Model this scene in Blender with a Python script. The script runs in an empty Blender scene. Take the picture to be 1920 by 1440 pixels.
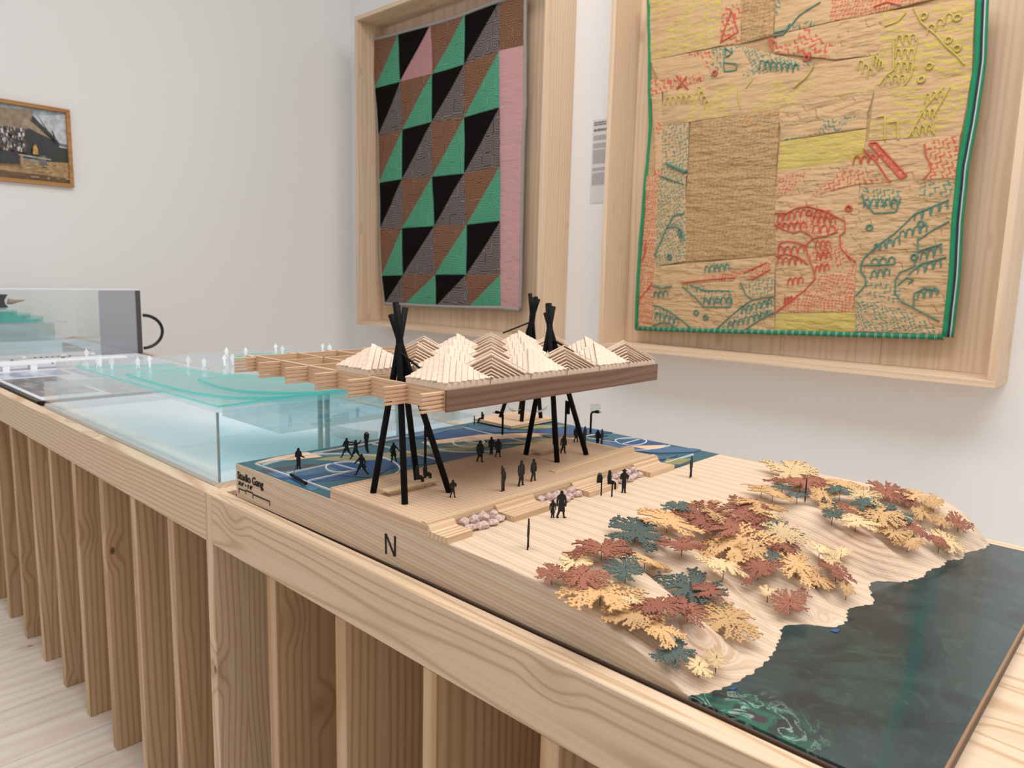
import bpy, math, random
import numpy as np
from mathutils import Vector, Matrix, noise as mnoise
random.seed(7)
S = bpy.context.scene
COL = S.collection
T = 0.79            # height of the table top above the floor (metres)

# ------------------------------------------------------------------ camera, world, lights, exposure
cam_d = bpy.data.cameras.new('camera'); cam = bpy.data.objects.new('camera', cam_d); COL.objects.link(cam)
def cam_matrix(yaw, pitch, roll, loc):
    f = Vector((math.cos(yaw)*math.cos(pitch), math.sin(yaw)*math.cos(pitch), math.sin(pitch)))
    r = f.cross(Vector((0, 0, 1))).normalized(); u = r.cross(f)
    rr = math.cos(roll)*r+math.sin(roll)*u; uu = -math.sin(roll)*r+math.cos(roll)*u
    m = Matrix((rr, uu, -f)).transposed().to_4x4(); m.translation = loc
    return m
cam.matrix_world = cam_matrix(2.32071224, -0.14408279, 0.02527405, Vector((0, 0, T+0.4)))
cam_d.sensor_width = 36; cam_d.sensor_fit = 'HORIZONTAL'; cam_d.lens = 1374.2/1920*36
cam_d.clip_start = 0.02
cam_d.dof.use_dof = True; cam_d.dof.focus_distance = 1.02; cam_d.dof.aperture_fstop = 9.5
S.camera = cam
W = bpy.data.worlds.new('world'); S.world = W; W.use_nodes = True
W.node_tree.nodes['Background'].inputs[0].default_value = (0.99, 0.985, 0.98, 1)
W.node_tree.nodes['Background'].inputs[1].default_value = 0.58
def area(name, loc, sx, sy, power, col, target=None):
    l = bpy.data.lights.new(name, 'AREA'); l.shape = 'RECTANGLE'; l.size = sx; l.size_y = sy; l.energy = power; l.color = col
    o = bpy.data.objects.new(name, l); COL.objects.link(o); o.location = loc
    if target: o.rotation_euler = (Vector(target)-Vector(loc)).to_track_quat('-Z', 'Y').to_euler()
    return o
area('ceiling_lamp', (-0.7, 0.5, 4.0), 2.8, 1.2, 55, (1.0, 0.975, 0.955))
area('ceiling_lamp', (-2.4, 0.9, 4.0), 2.2, 1.0, 9, (0.93, 0.97, 1.0))
area('ceiling_lamp', (1.2, 1.6, 4.0), 1.6, 1.2, 40, (1.0, 0.97, 0.94))
area('added_wall_light', (-0.9, 2.0, 4.05), 3.4, .3, 36, (1.0, 0.965, 0.935), (-0.9, 3.4, 1.0))  # added light, aimed at the right wall to brighten it
S.view_settings.view_transform = 'Standard'; S.view_settings.look = 'None'
S.view_settings.gamma = 1; S.view_settings.use_curve_mapping = False
S.view_settings.exposure = 0.12
S.cycles.transparent_max_bounces = 32

# ------------------------------------------------------------------ helpers
def lin(c):
    return tuple(((v/255)/12.92 if v/255 <= .04045 else ((v/255+.055)/1.055)**2.4) for v in c)+(1,)
class NB:
    """tiny node builder"""
    def __init__(s, name):
        s.m = bpy.data.materials.new(name); s.m.use_nodes = True; s.t = s.m.node_tree
        s.b = s.t.nodes['Principled BSDF']; s.out = s.t.nodes['Material Output']
    def n(s, typ, ins=None, **kw):
        x = s.t.nodes.new(typ)
        for k, v in kw.items(): setattr(x, k, v)
        for k, v in (ins or {}).items(): s.set(x.inputs[k], v)
        return x
    def set(s, sock, v):
        if hasattr(v, 'outputs'): v = v.outputs[0]
        if hasattr(v, 'is_output'): s.t.links.new(v, sock)
        else: sock.default_value = v
    def math(s, op, a, b=0.0, c=0.0, clamp=False):
        x = s.n('ShaderNodeMath', {0: a, 1: b, 2: c}, operation=op); x.use_clamp = clamp
        return x.outputs[0]
    def mix(s, f, a, b, blend='MIX'):
        x = s.n('ShaderNodeMix', data_type='RGBA', blend_type=blend)
        s.set(x.inputs[0], f); s.set(x.inputs[6], a); s.set(x.inputs[7], b)
        return x.outputs[2]
    def smooth(s, v, lo, hi):
        x = s.n('ShaderNodeMapRange', {0: v, 1: lo, 2: hi}, interpolation_type='SMOOTHSTEP'); return x.outputs[0]
    def coord(s, rnd=0.0):
        tc = s.n('ShaderNodeTexCoord').outputs['Object']
        if not rnd: return tc
        oi = s.n('ShaderNodeObjectInfo').outputs['Random']
        v = s.n('ShaderNodeVectorMath', {0: (rnd, rnd*1.7, rnd*.61)}, operation='SCALE'); s.set(v.inputs['Scale'], oi)
        return s.n('ShaderNodeVectorMath', {0: tc, 1: v}, operation='ADD').outputs[0]
    def bump(s, h, strength, dist=0.002):
        x = s.n('ShaderNodeBump', {'Strength': strength, 'Distance': dist, 'Height': h}); s.set(s.b.inputs['Normal'], x.outputs[0])
def plain(name, col, rough=.6, metal=0.0, spec=None):
    b = NB(name); b.b.inputs['Base Color'].default_value = lin(col); b.b.inputs['Roughness'].default_value = rough
    b.b.inputs['Metallic'].default_value = metal
    if spec is not None: b.b.inputs['Specular IOR Level'].default_value = spec
    return b.m
def wood(name, c_light, c_dark, axis='X', freq=120, amt=.012, knots=.25, rough=.55, rnd=5.0, pith=(.05, .12), nscale=2.2, sharp=2.0, knotcol=(96, 58, 34), tone=.0, kscale=6.5):
    """solid softwood: growth rings around a pith parallel to the grain axis, wandering with noise, plus knots"""
    b = NB(name); co = b.coord(rnd)
    sp = b.n('ShaderNodeSeparateXYZ', {0: co})
    ax = 'XYZ'.index(axis); a, p, q = sp.outputs[ax], sp.outputs[(ax+1) % 3], sp.outputs[(ax+2) % 3]
    sc = b.n('ShaderNodeCombineXYZ', {0: b.math('MULTIPLY', a, .45), 1: p, 2: q})
    nz = b.n('ShaderNodeTexNoise', {'Vector': sc, 'Scale': nscale, 'Detail': 2.0, 'Roughness': .45})
    pm = b.math('PINGPONG', p, pith[0]*2.2); qm = b.math('PINGPONG', q, pith[1]*2.2)
    dx = b.math('SUBTRACT', pm, pith[0]); dy = b.math('SUBTRACT', qm, pith[1])
    r = b.math('SQRT', b.math('ADD', b.math('MULTIPLY', dx, dx), b.math('MULTIPLY', dy, dy)))
    # knots
    kv = b.n('ShaderNodeCombineXYZ', {0: b.math('MULTIPLY', a, .55), 1: p, 2: q})
    vo = b.n('ShaderNodeTexVoronoi', {'Vector': kv, 'Scale': kscale}, feature='F1')
    pick = b.math('LESS_THAN', b.n('ShaderNodeSeparateXYZ', {0: vo.outputs['Color']}).outputs[0], knots)
    kd = vo.outputs['Distance']
    kn = b.math('MULTIPLY', b.math('SUBTRACT', 1.0, b.smooth(kd, .025, .055)), pick)
    halo = b.math('MULTIPLY', b.math('SUBTRACT', 1.0, b.smooth(kd, .03, .3)), pick)
    ph = b.math('ADD', r, b.math('MULTIPLY', b.math('SUBTRACT', nz.outputs[0], .5), amt*6))
    ph = b.math('ADD', ph, b.math('MULTIPLY', halo, .018))
    w = b.math('SINE', b.math('MULTIPLY', ph, freq*6.283))
    w = b.math('POWER', b.math('MULTIPLY_ADD', w, .5, .5), sharp)
    fine = b.n('ShaderNodeTexNoise', {'Vector': b.n('ShaderNodeCombineXYZ', {0: b.math('MULTIPLY', a, 6.0), 1: b.math('MULTIPLY', p, 260.0), 2: b.math('MULTIPLY', q, 260.0)}), 'Scale': 1.0, 'Detail': 1.0})
    col = b.mix(b.math('MULTIPLY', w, .75), lin(c_light), lin(c_dark))
    col = b.mix(b.math('MULTIPLY', b.math('SUBTRACT', fine.outputs[0], .42), .7, clamp=True), col, lin(c_dark))
    big = b.n('ShaderNodeTexNoise', {'Vector': sc, 'Scale': 1.3, 'Detail': 0.0})
    col = b.mix(b.math('MULTIPLY', big.outputs[0], .25), col, lin([v*.9 for v in c_dark]))
    if tone:
        oi = b.n('ShaderNodeObjectInfo').outputs['Random']
        col = b.mix(b.math('MULTIPLY', oi, tone), col, lin([v*.86 for v in c_dark]))
    col = b.mix(b.math('MULTIPLY', halo, .22), col, lin((150, 100, 62)))
    col = b.mix(b.math('MULTIPLY', kn, .85), col, lin(knotcol))
    b.set(b.b.inputs['Base Color'], col); b.b.inputs['Roughness'].default_value = rough
    b.b.inputs['Specular IOR Level'].default_value = .3
    b.bump(w, .12, .0004)
    return b.m
def clear(name, tint, gloss=.09, rough=.02, opac=0.0, opac_col=(230, 240, 240), through=None):
    """thin acrylic: transparent + a Fresnel gloss, with an optional frosted (translucent) share"""
    b = NB(name); b.t.nodes.remove(b.b)
    tr = b.n('ShaderNodeBsdfTransparent', {0: lin(tint)})
    gl = b.n('ShaderNodeBsdfGlossy', {0: (1, 1, 1, 1), 'Roughness': rough})
    fr = b.n('ShaderNodeLayerWeight', {0: .25})
    f = b.math('MULTIPLY_ADD', fr.outputs[1], .55, gloss*.4, clamp=True)
    cur = tr
    if opac:
        di = b.n('ShaderNodeBsdfDiffuse', {0: lin(opac_col)}); tl = b.n('ShaderNodeBsdfTranslucent', {0: lin(through or opac_col)})
        mm = b.n('ShaderNodeMixShader', {0: .72, 1: di, 2: tl})
        cur = b.n('ShaderNodeMixShader', {0: opac, 1: tr, 2: mm})
    o = b.n('ShaderNodeMixShader', {0: f, 1: cur, 2: gl})
    b.t.links.new(o.outputs[0], b.out.inputs[0])
    return b.m

class MB:
    def __init__(s): s.v = []; s.f = []; s.mi = []
    def add(s, vs, fs, mi=0):
        o = len(s.v); s.v += [tuple(v) for v in vs]
        for f in fs: s.f.append([i+o for i in f]); s.mi.append(mi)
        return s
    def box(s, x0, x1, y0, y1, z0, z1, mi=0, c=0.0):
        if c <= 0:
            return s.add([(x0, y0, z0), (x1, y0, z0), (x1, y1, z0), (x0, y1, z0), (x0, y0, z1), (x1, y0, z1), (x1, y1, z1), (x0, y1, z1)],
                  [(3, 2, 1, 0), (4, 5, 6, 7), (0, 1, 5, 4), (1, 2, 6, 5), (2, 3, 7, 6), (3, 0, 4, 7)], mi)
        X, Y, Z = (x0, x1), (y0, y1), (z0, z1); vs = []; idx = {}
        for i in (0, 1):
            for j in (0, 1):
                for k in (0, 1):
                    p = (X[i], Y[j], Z[k]); sgn = (1-2*i, 1-2*j, 1-2*k)
                    for d in range(3):
                        q = [p[e]+(c*sgn[e] if e != d else 0) for e in range(3)]
                        idx[(i, j, k, d)] = len(vs); vs.append(q)
        fs = []
        for d in range(3):
            e, g = (d+1) % 3, (d+2) % 3
            for side in (0, 1):
                quad = []
                for (p, q) in ((0, 0), (1, 0), (1, 1), (0, 1)):
                    ijk = [0, 0, 0]; ijk[d] = side; ijk[e] = p; ijk[g] = q; quad.append(idx[tuple(ijk)+(d,)])
                fs.append(quad if side else quad[::-1])
        for d in range(3):                      # edge chamfers along d
            e, g = (d+1) % 3, (d+2) % 3
            for p in (0, 1):
                for q in (0, 1):
                    A = [0, 0, 0]; A[e] = p; A[g] = q; B = A[:]; B[d] = 1
                    fs.append([idx[tuple(A)+(e,)], idx[tuple(B)+(e,)], idx[tuple(B)+(g,)], idx[tuple(A)+(g,)]])
        for i in (0, 1):
            for j in (0, 1):
                for k in (0, 1): fs.append([idx[(i, j, k, 0)], idx[(i, j, k, 1)], idx[(i, j, k, 2)]])
        return s.add(vs, fs, mi)
    def prism(s, poly, z0, z1, mi=0):            # poly in xy, extruded in z
        n = len(poly); a = sum(poly[i][0]*poly[(i+1) % n][1]-poly[(i+1) % n][0]*poly[i][1] for i in range(n))
        if a < 0: poly = poly[::-1]
        vs = [(x, y, z0) for x, y in poly]+[(x, y, z1) for x, y in poly]
        return s.add(vs, [list(range(n))[::-1], list(range(n, 2*n))]+[(i, (i+1) % n, n+(i+1) % n, n+i) for i in range(n)], mi)
    def tube(s, pts, r, n=8, mi=0, caps=True):
        pts = [Vector(p) for p in pts]; rs = r if isinstance(r, (list, tuple)) else [r]*len(pts)
        t0 = (pts[1]-pts[0]).normalized(); u = t0.orthogonal().normalized(); rings = []; vs = []
        for i, p in enumerate(pts):
            t = (pts[min(i+1, len(pts)-1)]-pts[max(i-1, 0)]).normalized()
            u = (u-t*u.dot(t)).normalized(); w = t.cross(u)
            for k in range(n):
                a = 2*math.pi*k/n; vs.append(p+rs[i]*(math.cos(a)*u+math.sin(a)*w))
        fs = []
        for i in range(len(pts)-1):
            for k in range(n): fs.append((i*n+k, i*n+(k+1) % n, (i+1)*n+(k+1) % n, (i+1)*n+k))
        if caps: fs += [list(range(n))[::-1], list(range((len(pts)-1)*n, len(pts)*n))]
        return s.add(vs, fs, mi)
    def build(s, name, mats, parent=None, smooth=False, loc=None):
        me = bpy.data.meshes.new(name); v = s.v
        if loc: v = [(a-loc[0], b-loc[1], c-loc[2]) for a, b, c in v]
        me.from_pydata(v, [], s.f)
        for m in (mats if isinstance(mats, (list, tuple)) else [mats]): me.materials.append(m)
        if any(s.mi): me.polygons.foreach_set('material_index', s.mi)
        if smooth: me.polygons.foreach_set('use_smooth', [True]*len(s.f))
        me.update()
        return link(name, me, parent, loc)
def link(name, me, parent=None, loc=None):
    o = bpy.data.objects.new(name, me); COL.objects.link(o)
    if loc: o.location = loc
    if parent is not None: o.parent = parent
    return o
def tag(o, label=None, cat=None, group=None, kind=None):
    if label: o['label'] = label
    if cat: o['category'] = cat
    if group: o['group'] = group
    if kind: o['kind'] = kind
    return o
def thing(name, label, cat, group=None):
    return tag(link(name, None), label, cat, group)
def plate(field, x0, x1, y0, y1, nx, ny, th):
    """marching squares: the region where field(X, Y) > 0 becomes one flat cut-out of thickness th (verts, faces); y is up for figures"""
    xs = np.linspace(x0, x1, nx); ys = np.linspace(y0, y1, ny)
    F = field(*np.meshgrid(xs, ys, indexing='ij')); F[0, :] = F[-1, :] = -1; F[:, 0] = F[:, -1] = -1
    vid = {}; V = []; polys = []; edges = []
    def vert(key, p):
        if key not in vid: vid[key] = len(V); V.append(p)
        return vid[key]
    for i in range(nx-1):
        for j in range(ny-1):
            c = ((i, j), (i+1, j), (i+1, j+1), (i, j+1)); f = [F[p] for p in c]
            ins = [v > 0 for v in f]
            if not any(ins): continue
            poly = []; on = []
            for k in range(4):
                A, B = c[k], c[(k+1) % 4]; fa, fb = f[k], f[(k+1) % 4]
                if ins[k]: poly.append(vert(A, (xs[A[0]], ys[A[1]]))); on.append(False)
                if ins[k] != ins[(k+1) % 4]:
                    t = fa/(fa-fb); key = (min(A, B), max(A, B))
                    poly.append(vert(key, (xs[A[0]]+t*(xs[B[0]]-xs[A[0]]), ys[A[1]]+t*(ys[B[1]]-ys[A[1]])))); on.append(True)
            if len(poly) >= 3:
                polys.append(poly)
                for k in range(len(poly)):
                    if on[k] and on[(k+1) % len(poly)]: edges.append((poly[k], poly[(k+1) % len(poly)]))
    n = len(V)
    vs = [(x, y, th/2) for x, y in V]+[(x, y, -th/2) for x, y in V]
    fs = polys+[[i+n for i in p[::-1]] for p in polys]+[(b, a, a+n, b+n) for a, b in edges]
    return vs, fs
def capsules(segs):
    A = np.array([s[:2] for s in segs]); B = np.array([s[2:4] for s in segs]); R0 = np.array([s[4] for s in segs]); R1 = np.array([s[5] for s in segs])
    def f(X, Y):
        best = np.full(X.shape, -9.0)
        for a, b, r0, r1 in zip(A, B, R0, R1):
            d = b-a; L = max(d@d, 1e-12); t = np.clip(((X-a[0])*d[0]+(Y-a[1])*d[1])/L, 0, 1)
            best = np.maximum(best, r0+(r1-r0)*t-np.hypot(X-a[0]-t*d[0], Y-a[1]-t*d[1]))
        return best
    return f

# ------------------------------------------------------------------ materials
M = {}
M['wall'] = plain('wall_paint', (240, 240, 241), .9, spec=.2)
M['ceil'] = plain('ceiling_paint', (235, 233, 230), .9)
PL, PD = (231, 208, 181), (194, 157, 119)
for ax in 'XYZ':
    M['pine'+ax] = wood('pine_'+ax, PL, PD, ax, freq=92, amt=.019, knots=.5, tone=.12, knotcol=(112, 70, 42), nscale=1.7, sharp=5.0, kscale=8)
M['frameX'] = wood('frame_pine_X', (232, 208, 182), (216, 185, 153), 'X', freq=48, amt=.01, knots=.5, nscale=1.5, kscale=8.5)
M['frameZ'] = wood('frame_pine_Z', (232, 208, 182), (216, 185, 153), 'Z', freq=48, amt=.01, knots=.5, nscale=1.5, kscale=8.5)
M['slat'] = wood('slat_pine', (220, 190, 156), (182, 140, 98), 'Z', freq=74, amt=.018, knots=.7, tone=.3, nscale=1.4, kscale=8, sharp=2.6)
M['floor'] = wood('floor_pine', (248, 241, 232), (234, 218, 201), 'Y', freq=26, amt=.02, knots=.5, tone=.3, rough=.5, kscale=8)
M['black'] = plain('black_stain', (8, 10, 13), .65, spec=.18)
M['blackfig'] = plain('black_card', (14, 14, 15), .7)
M['basswood'] = wood('basswood', (240, 219, 197), (233, 209, 184), 'X', freq=150, amt=.004, knots=0, rnd=3, sharp=1.2)
M['plank'] = wood('roof_plank_wood', (238, 218, 199), (226, 200, 177), 'X', freq=200, amt=.004, knots=0, rnd=3, tone=.3, sharp=1.0)
M['beamX'] = wood('beam_wood_X', (228, 194, 162), (205, 164, 128), 'X', freq=170, amt=.004, knots=0, rnd=3)
M['beamY'] = wood('beam_wood_Y', (228, 194, 162), (205, 164, 128), 'Y', freq=170, amt=.004, knots=0, rnd=3)
M['walnut'] = wood('walnut', (136, 104, 88), (106, 78, 64), 'Y', freq=210, amt=.007, knots=0, rnd=2, rough=.5)
M['deckX'] = wood('deck_wood', (226, 196, 168), (198, 162, 130), 'X', freq=190, amt=.003, knots=0, rnd=0, sharp=2.5)
M['stepY'] = wood('step_wood', (230, 202, 168), (200, 164, 126), 'Y', freq=130, amt=.003, knots=0, rnd=2, sharp=1.6)

# ------------------------------------------------------------------ room shell
WY, WX = 3.4, -4.92       # wall planes: right wall (y) and left wall (x)
def structure(o): o['kind'] = 'structure'; return o
structure(MB().box(WX-.1, 4.0, WY, WY+.1, 0, 4.2).build('wall_right', M['wall']))
structure(MB().box(WX-.1, WX, -3.0, WY, 0, 4.2).build('wall_left', M['wall']))
structure(MB().box(WX-.1, 4.0, -3.0, WY+.1, 4.2, 4.3).build('ceiling', M['ceil']))
fl = structure(MB().box(WX-.1, 4.0, -3.0, WY+.1, -.1, -.012).build('floor', plain('subfloor', (96, 76, 60), .8)))
pm = None; k = 0
PWID = .128
x = WX+.002
while x < 1.2:
    if pm is None:
        o = MB().box(.0014, PWID-.0014, 0, 6.38, -.012, 0, c=.0016).build('floor_plank', M['floor'], fl); pm = o.data
    else: o = link('floor_plank', pm, fl)
    o.location = (x, -3.0+(.004*(k % 3)), 0); x += PWID; k += 1

# ------------------------------------------------------------------ the two display tables
TY0, TY1 = .567, 1.368
FH, FT = .093, .0292
SLAT0, PITCH, STH = -2.2614, .1986, .026
slat_mesh = None
def table(name, label, x0, x1, end_left):
    global slat_mesh
    t = thing(name, label, 'table', 'long pine display tables end to end')
    xa = x0+(STH if end_left else 0)
    MB().box(xa+.0006, x1, TY0, TY0+FT, T-FH, T, c=.0012).build('front_rail', M['pineX'], t)
    MB().box(xa+.0006, x1, TY1-FT, TY1, T-FH, T, c=.0012).build('back_rail', M['pineX'], t)
    MB().box(x0, x0+STH, TY0, TY1, .0005, T, c=.0012).build('end_panel', M['pineZ'], t)
    MB().box(x1-STH, x1, TY0+FT, TY1-FT, .0005, T-.0005, c=.0012).build('end_panel', M['slat'], t)
    MB().box(x0+STH, x1-STH, TY0+FT, TY1-FT, T-.034, T-.012).build('top_panel', M['pineX'], t)
    k = 0
    while True:
        sx = SLAT0+PITCH*k
        if sx > x1-.06: break
        if sx > x0+.05:
            if slat_mesh is None:
                slat_mesh = MB().box(0, STH, TY0+.0015, TY1-.0015, .0005, T-FH-.0004, c=.0013).build('slat', M['slat'], t).data
                COL.objects['slat'].location.x = sx
            else: link('slat', slat_mesh, t).location.x = sx
        k += 1
    k = -1
    while SLAT0+PITCH*k > x0+.05:
        if SLAT0+PITCH*k < x1-.06: link('slat', slat_mesh, t).location.x = SLAT0+PITCH*k
        k -= 1
    return t
table('display_table', 'long pine slatted table carrying the wooden park model', -1.2883, 0.68, True)
table('display_table', 'long pine slatted table carrying the clear acrylic models', -4.72, -1.2891, False)

def curve(pts, n=6):
    out = []
    P = [pts[0]]+list(pts)+[pts[-1]]
    for i in range(1, len(P)-2):
        for k in range(n):
            t = k/n; q = []
            for d in (0, 1):
                a, b_, c, e = P[i-1][d], P[i][d], P[i+1][d], P[i+2][d]
                q.append(.5*(2*b_+(c-a)*t+(2*a-5*b_+4*c-e)*t*t+(3*b_-a-3*c+e)*t**3))
            out.append(tuple(q))
    return out+[tuple(pts[-1])]
# ------------------------------------------------------------------ wall pieces: box frames with quilts, picture, wall text
def box_frame(name, label, x0, x1, z0, z1, yf):
    t = thing(name, label, 'frame', 'deep pine box frames on the right wall')
    th, mX, mZ = .027, M['frameX'], M['frameZ']
    MB().box(x0, x1, yf, WY-.001, z0, z0+th, c=.001).build('bottom_board', mX, t)
    MB().box(x0, x1, yf, WY-.001, z1-th, z1, c=.001).build('top_board', mX, t)
    MB().box(x0, x0+th, yf, WY-.001, z0+th+.0004, z1-th-.0004, c=.001).build('side_board', mZ, t)
    MB().box(x1-th, x1, yf, WY-.001, z0+th+.0004, z1-th-.0004, c=.001).build('side_board', mZ, t)
    n = 4; w = (x1-x0-2*th)/n
    for i in range(n):
        MB().box(x0+th+i*w+.0006, x0+th+(i+1)*w-.0006, WY-.02, WY-.002, z0+th+.0004, z1-th-.0004, c=.0008).build('back_board', mZ, t)
    return t
YF = .93*WY
box_frame('box_frame', 'pine box frame around the green, black and pink patchwork quilt', -4.526, -2.746, .822, 2.953, YF)
box_frame('box_frame', 'wide pine box frame around the embroidered tan quilt', -2.33, -.522, .832, 2.953, YF)

YQ = 3.31
def cloth_wave(x, z, k=1.0):
    v = mnoise.noise(Vector((x*3.1, z*3.7, 1.3)))*.010+mnoise.noise(Vector((x*9, z*22, 4.1)))*.0035*k+mnoise.noise(Vector((x*30, z*60, 7.7)))*.0012*k
    return v
def patch(name, mat, parent, corners, n=8, m=8, puff=.004, lift=0.0, k=1.0, sub=None):
    c = corners if len(corners) == 4 else [corners[0], corners[1], corners[2], corners[2]]
    vs = []; fs = []
    for i in range(n+1):
        u = i/n
        for j in range(m+1):
            v = j/m
            x = (1-u)*(1-v)*c[0][0]+u*(1-v)*c[1][0]+u*v*c[2][0]+(1-u)*v*c[3][0]
            z = (1-u)*(1-v)*c[0][1]+u*(1-v)*c[1][1]+u*v*c[2][1]+(1-u)*v*c[3][1]
            e = min(1, 6*min(u, 1-u, v, 1-v)) if len(corners) == 4 else min(1, 9*min(v, 1-v, u*(1-v), (1-u)*(1-v)))
            vs.append((x, YQ-.006-lift-puff*math.sqrt(max(e, 0))+cloth_wave(x, z, k), T+z))
    for i in range(n):
        for j in range(m):
            q = [i*(m+1)+j, (i+1)*(m+1)+j, (i+1)*(m+1)+j+1, i*(m+1)+j+1]
            fs.append(q)
    b = MB(); b.add(vs, fs)
    return b.build(name, mat, parent, smooth=True)
def fabric_lines(name, base, line, spacing=.0135, scale=10, thick=.55, soft=.25):
    """printed concentric square lines (flat print on cotton)"""
    b = NB(name); co = b.coord(3.0); sp = b.n('ShaderNodeSeparateXYZ', {0: co})
    v2 = b.n('ShaderNodeCombineXYZ', {0: sp.outputs[0], 1: sp.outputs[2], 2: 0.0})
    nz = b.n('ShaderNodeTexNoise', {'Vector': v2, 'Scale': 14.0, 'Detail': 1.0})
    vv = b.n('ShaderNodeVectorMath', {0: v2, 1: b.n('ShaderNodeVectorMath', {0: nz.outputs['Color'], 'Scale': .02}, operation='SCALE')}, operation='ADD')
    vo = b.n('ShaderNodeTexVoronoi', {'Vector': vv, 'Scale': scale, 'Randomness': .8}, voronoi_dimensions='2D', distance='CHEBYCHEV')
    w = b.math('SINE', b.math('MULTIPLY', vo.outputs['Distance'], 6.283/(spacing*scale)))
    l = b.smooth(w, thick-.5-soft, thick-.5+soft)
    tex = b.n('ShaderNodeTexNoise', {'Vector': v2, 'Scale': 350.0, 'Detail': 1.0})
    col = b.mix(l, lin(base), lin(line)); col = b.mix(b.math('MULTIPLY', tex.outputs[0], .3), col, lin([v*.7 for v in base]))
    b.set(b.b.inputs['Base Color'], col); b.b.inputs['Roughness'].default_value = .95; b.b.inputs['Specular IOR Level'].default_value = .1
    b.bump(w, .25, .002)
    return b.m
FL = {'brown': fabric_lines('brown_print', (112, 76, 58), (154, 118, 95), thick=.72), 'green': fabric_lines('green_print', (74, 142, 112), (104, 178, 146), thick=.7),
      'black': fabric_lines('black_print', (12, 9, 9), (26, 20, 19), thick=.8), 'grey': fabric_lines('grey_print', (78, 68, 68), (142, 132, 130), thick=.6),
      'pink': fabric_lines('pink_print', (196, 150, 152), (172, 122, 128), thick=.8)}
def fold_cloth(name, col, amt=.35):
    b = NB(name); co = b.coord(0); mp = b.n('ShaderNodeMapping', {0: co, 3: (9, 9, 26)})
    nz = b.n('ShaderNodeTexNoise', {'Vector': mp, 'Scale': 1.6, 'Detail': 3.0})
    tx = b.n('ShaderNodeTexNoise', {'Vector': co, 'Scale': 420.0, 'Detail': 1.0})
    c = b.mix(b.math('MULTIPLY', tx.outputs[0], .35), lin(col), lin([v*.82 for v in col]))
    b.set(b.b.inputs['Base Color'], c); b.b.inputs['Roughness'].default_value = .95; b.b.inputs['Specular IOR Level'].default_value = .1
    b.bump(nz.outputs[0], amt, .02); return b.m
M['pinkcloth'] = fold_cloth('pink_cotton', (206, 160, 160), .5)
M['bind_grey'] = fold_cloth('grey_binding', (168, 164, 162), .3)
ql = thing('patchwork_quilt', 'patchwork quilt of black, green, brown and grey triangles with a pink side strip', 'quilt', 'quilts hung in the box frames')
rows = [[(-4.538,2.0497),(-4.2218,2.0311),(-3.8788,2.0169),(-3.554,2.014),(-3.2571,2.0261),(-3.0518,2.0268)],
        [(-4.4886,1.7122),(-4.1969,1.7126),(-3.867,1.7115),(-3.5603,1.7184),(-3.2481,1.7416),(-3.0453,1.7404)],
        [(-4.4515,1.3814),(-4.1799,1.3948),(-3.8626,1.4065),(-3.5529,1.3986),(-3.2378,1.4154),(-3.0331,1.4123)],
        [(-4.4394,1.0533),(-4.178,1.0612),(-3.8521,1.0539),(-3.54,1.0506),(-3.2269,1.0705),(-3.0375,1.0734)],
        [(-4.4335,0.728),(-4.1761,0.7261),(-3.831,0.7299),(-3.5126,0.731),(-3.2074,0.7444),(-3.0341,0.7449)],
        [(-4.4082,0.39),(-4.1598,0.3978),(-3.8118,0.4077),(-3.5051,0.4124),(-3.197,0.4172),(-3.0264,0.416)],
        [(-4.3762,0.1891),(-4.1465,0.1912),(-3.8086,0.1949),(-3.49,0.2021),(-3.1905,0.2124),(-3.0232,0.2071)]]
def sheet(name, mat, parent, grid, off=0.0, seg=6):
    vs = []; fs = []; R = len(grid); Cc = len(grid[0])
    for r in grid:
        for (x, z) in r: vs.append((x, YQ+off+cloth_wave(x, z), T+z))
    for r in grid:
        for (x, z) in r: vs.append((x, YQ+off+.008+cloth_wave(x, z), T+z))
    n = R*Cc
    for i in range(R-1):
        for j in range(Cc-1):
            a = [i*Cc+j, (i+1)*Cc+j, (i+1)*Cc+j+1, i*Cc+j+1]; fs.append(a); fs.append([v+n for v in a[::-1]])
    rim = [j for j in range(Cc)]+[i*Cc+Cc-1 for i in range(1, R)]+[(R-1)*Cc+j for j in range(Cc-2, -1, -1)]+[i*Cc for i in range(R-2, 0, -1)]
    for a, c in zip(rim, rim[1:]+rim[:1]): fs.append([a, c, c+n, a+n])
    b = MB(); b.add(vs, fs); return b.build(name, mat, parent, smooth=False)
sheet('backing', M['bind_grey'], ql, rows)
for i in range(6):
    for j in range(4):
        A, B, D, Cc = rows[i][j], rows[i][j+1], rows[i+1][j], rows[i+1][j+1]     # A top-left, B top-right, D bottom-left
        ty = (i+j) % 2 == 0
        up = 'brown' if ty else 'black'; lo = 'green' if ty else ('pink' if (i, j) == (0, 1) else 'grey')
        patch('patch', FL[up], ql, [D, B, A], 10, 8, k=.4)
        patch('patch', FL[lo], ql, [D, Cc, B], 10, 8, k=.4)
    if i == 0: patch('patch', FL['brown'], ql, [rows[1][4], rows[1][5], rows[0][5], rows[0][4]], 6, 10, k=.4)
patch('pink_strip', M['pinkcloth'], ql, [rows[6][4], rows[6][5], rows[1][5], rows[1][4]], 8, 60, puff=.008, k=1.0)
def binding(name, mat, parent, pts, r):
    P = []
    for (a, b) in zip(pts, pts[1:]):
        for q in range(8):
            x = a[0]+(b[0]-a[0])*q/8; z = a[1]+(b[1]-a[1])*q/8; P.append((x, YQ-.004+cloth_wave(x, z), T+z))
    x, z = pts[-1]; P.append((x, YQ-.004+cloth_wave(x, z), T+z))
    return MB().tube(P, r, 8).build(name, mat, parent, smooth=True)
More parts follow.
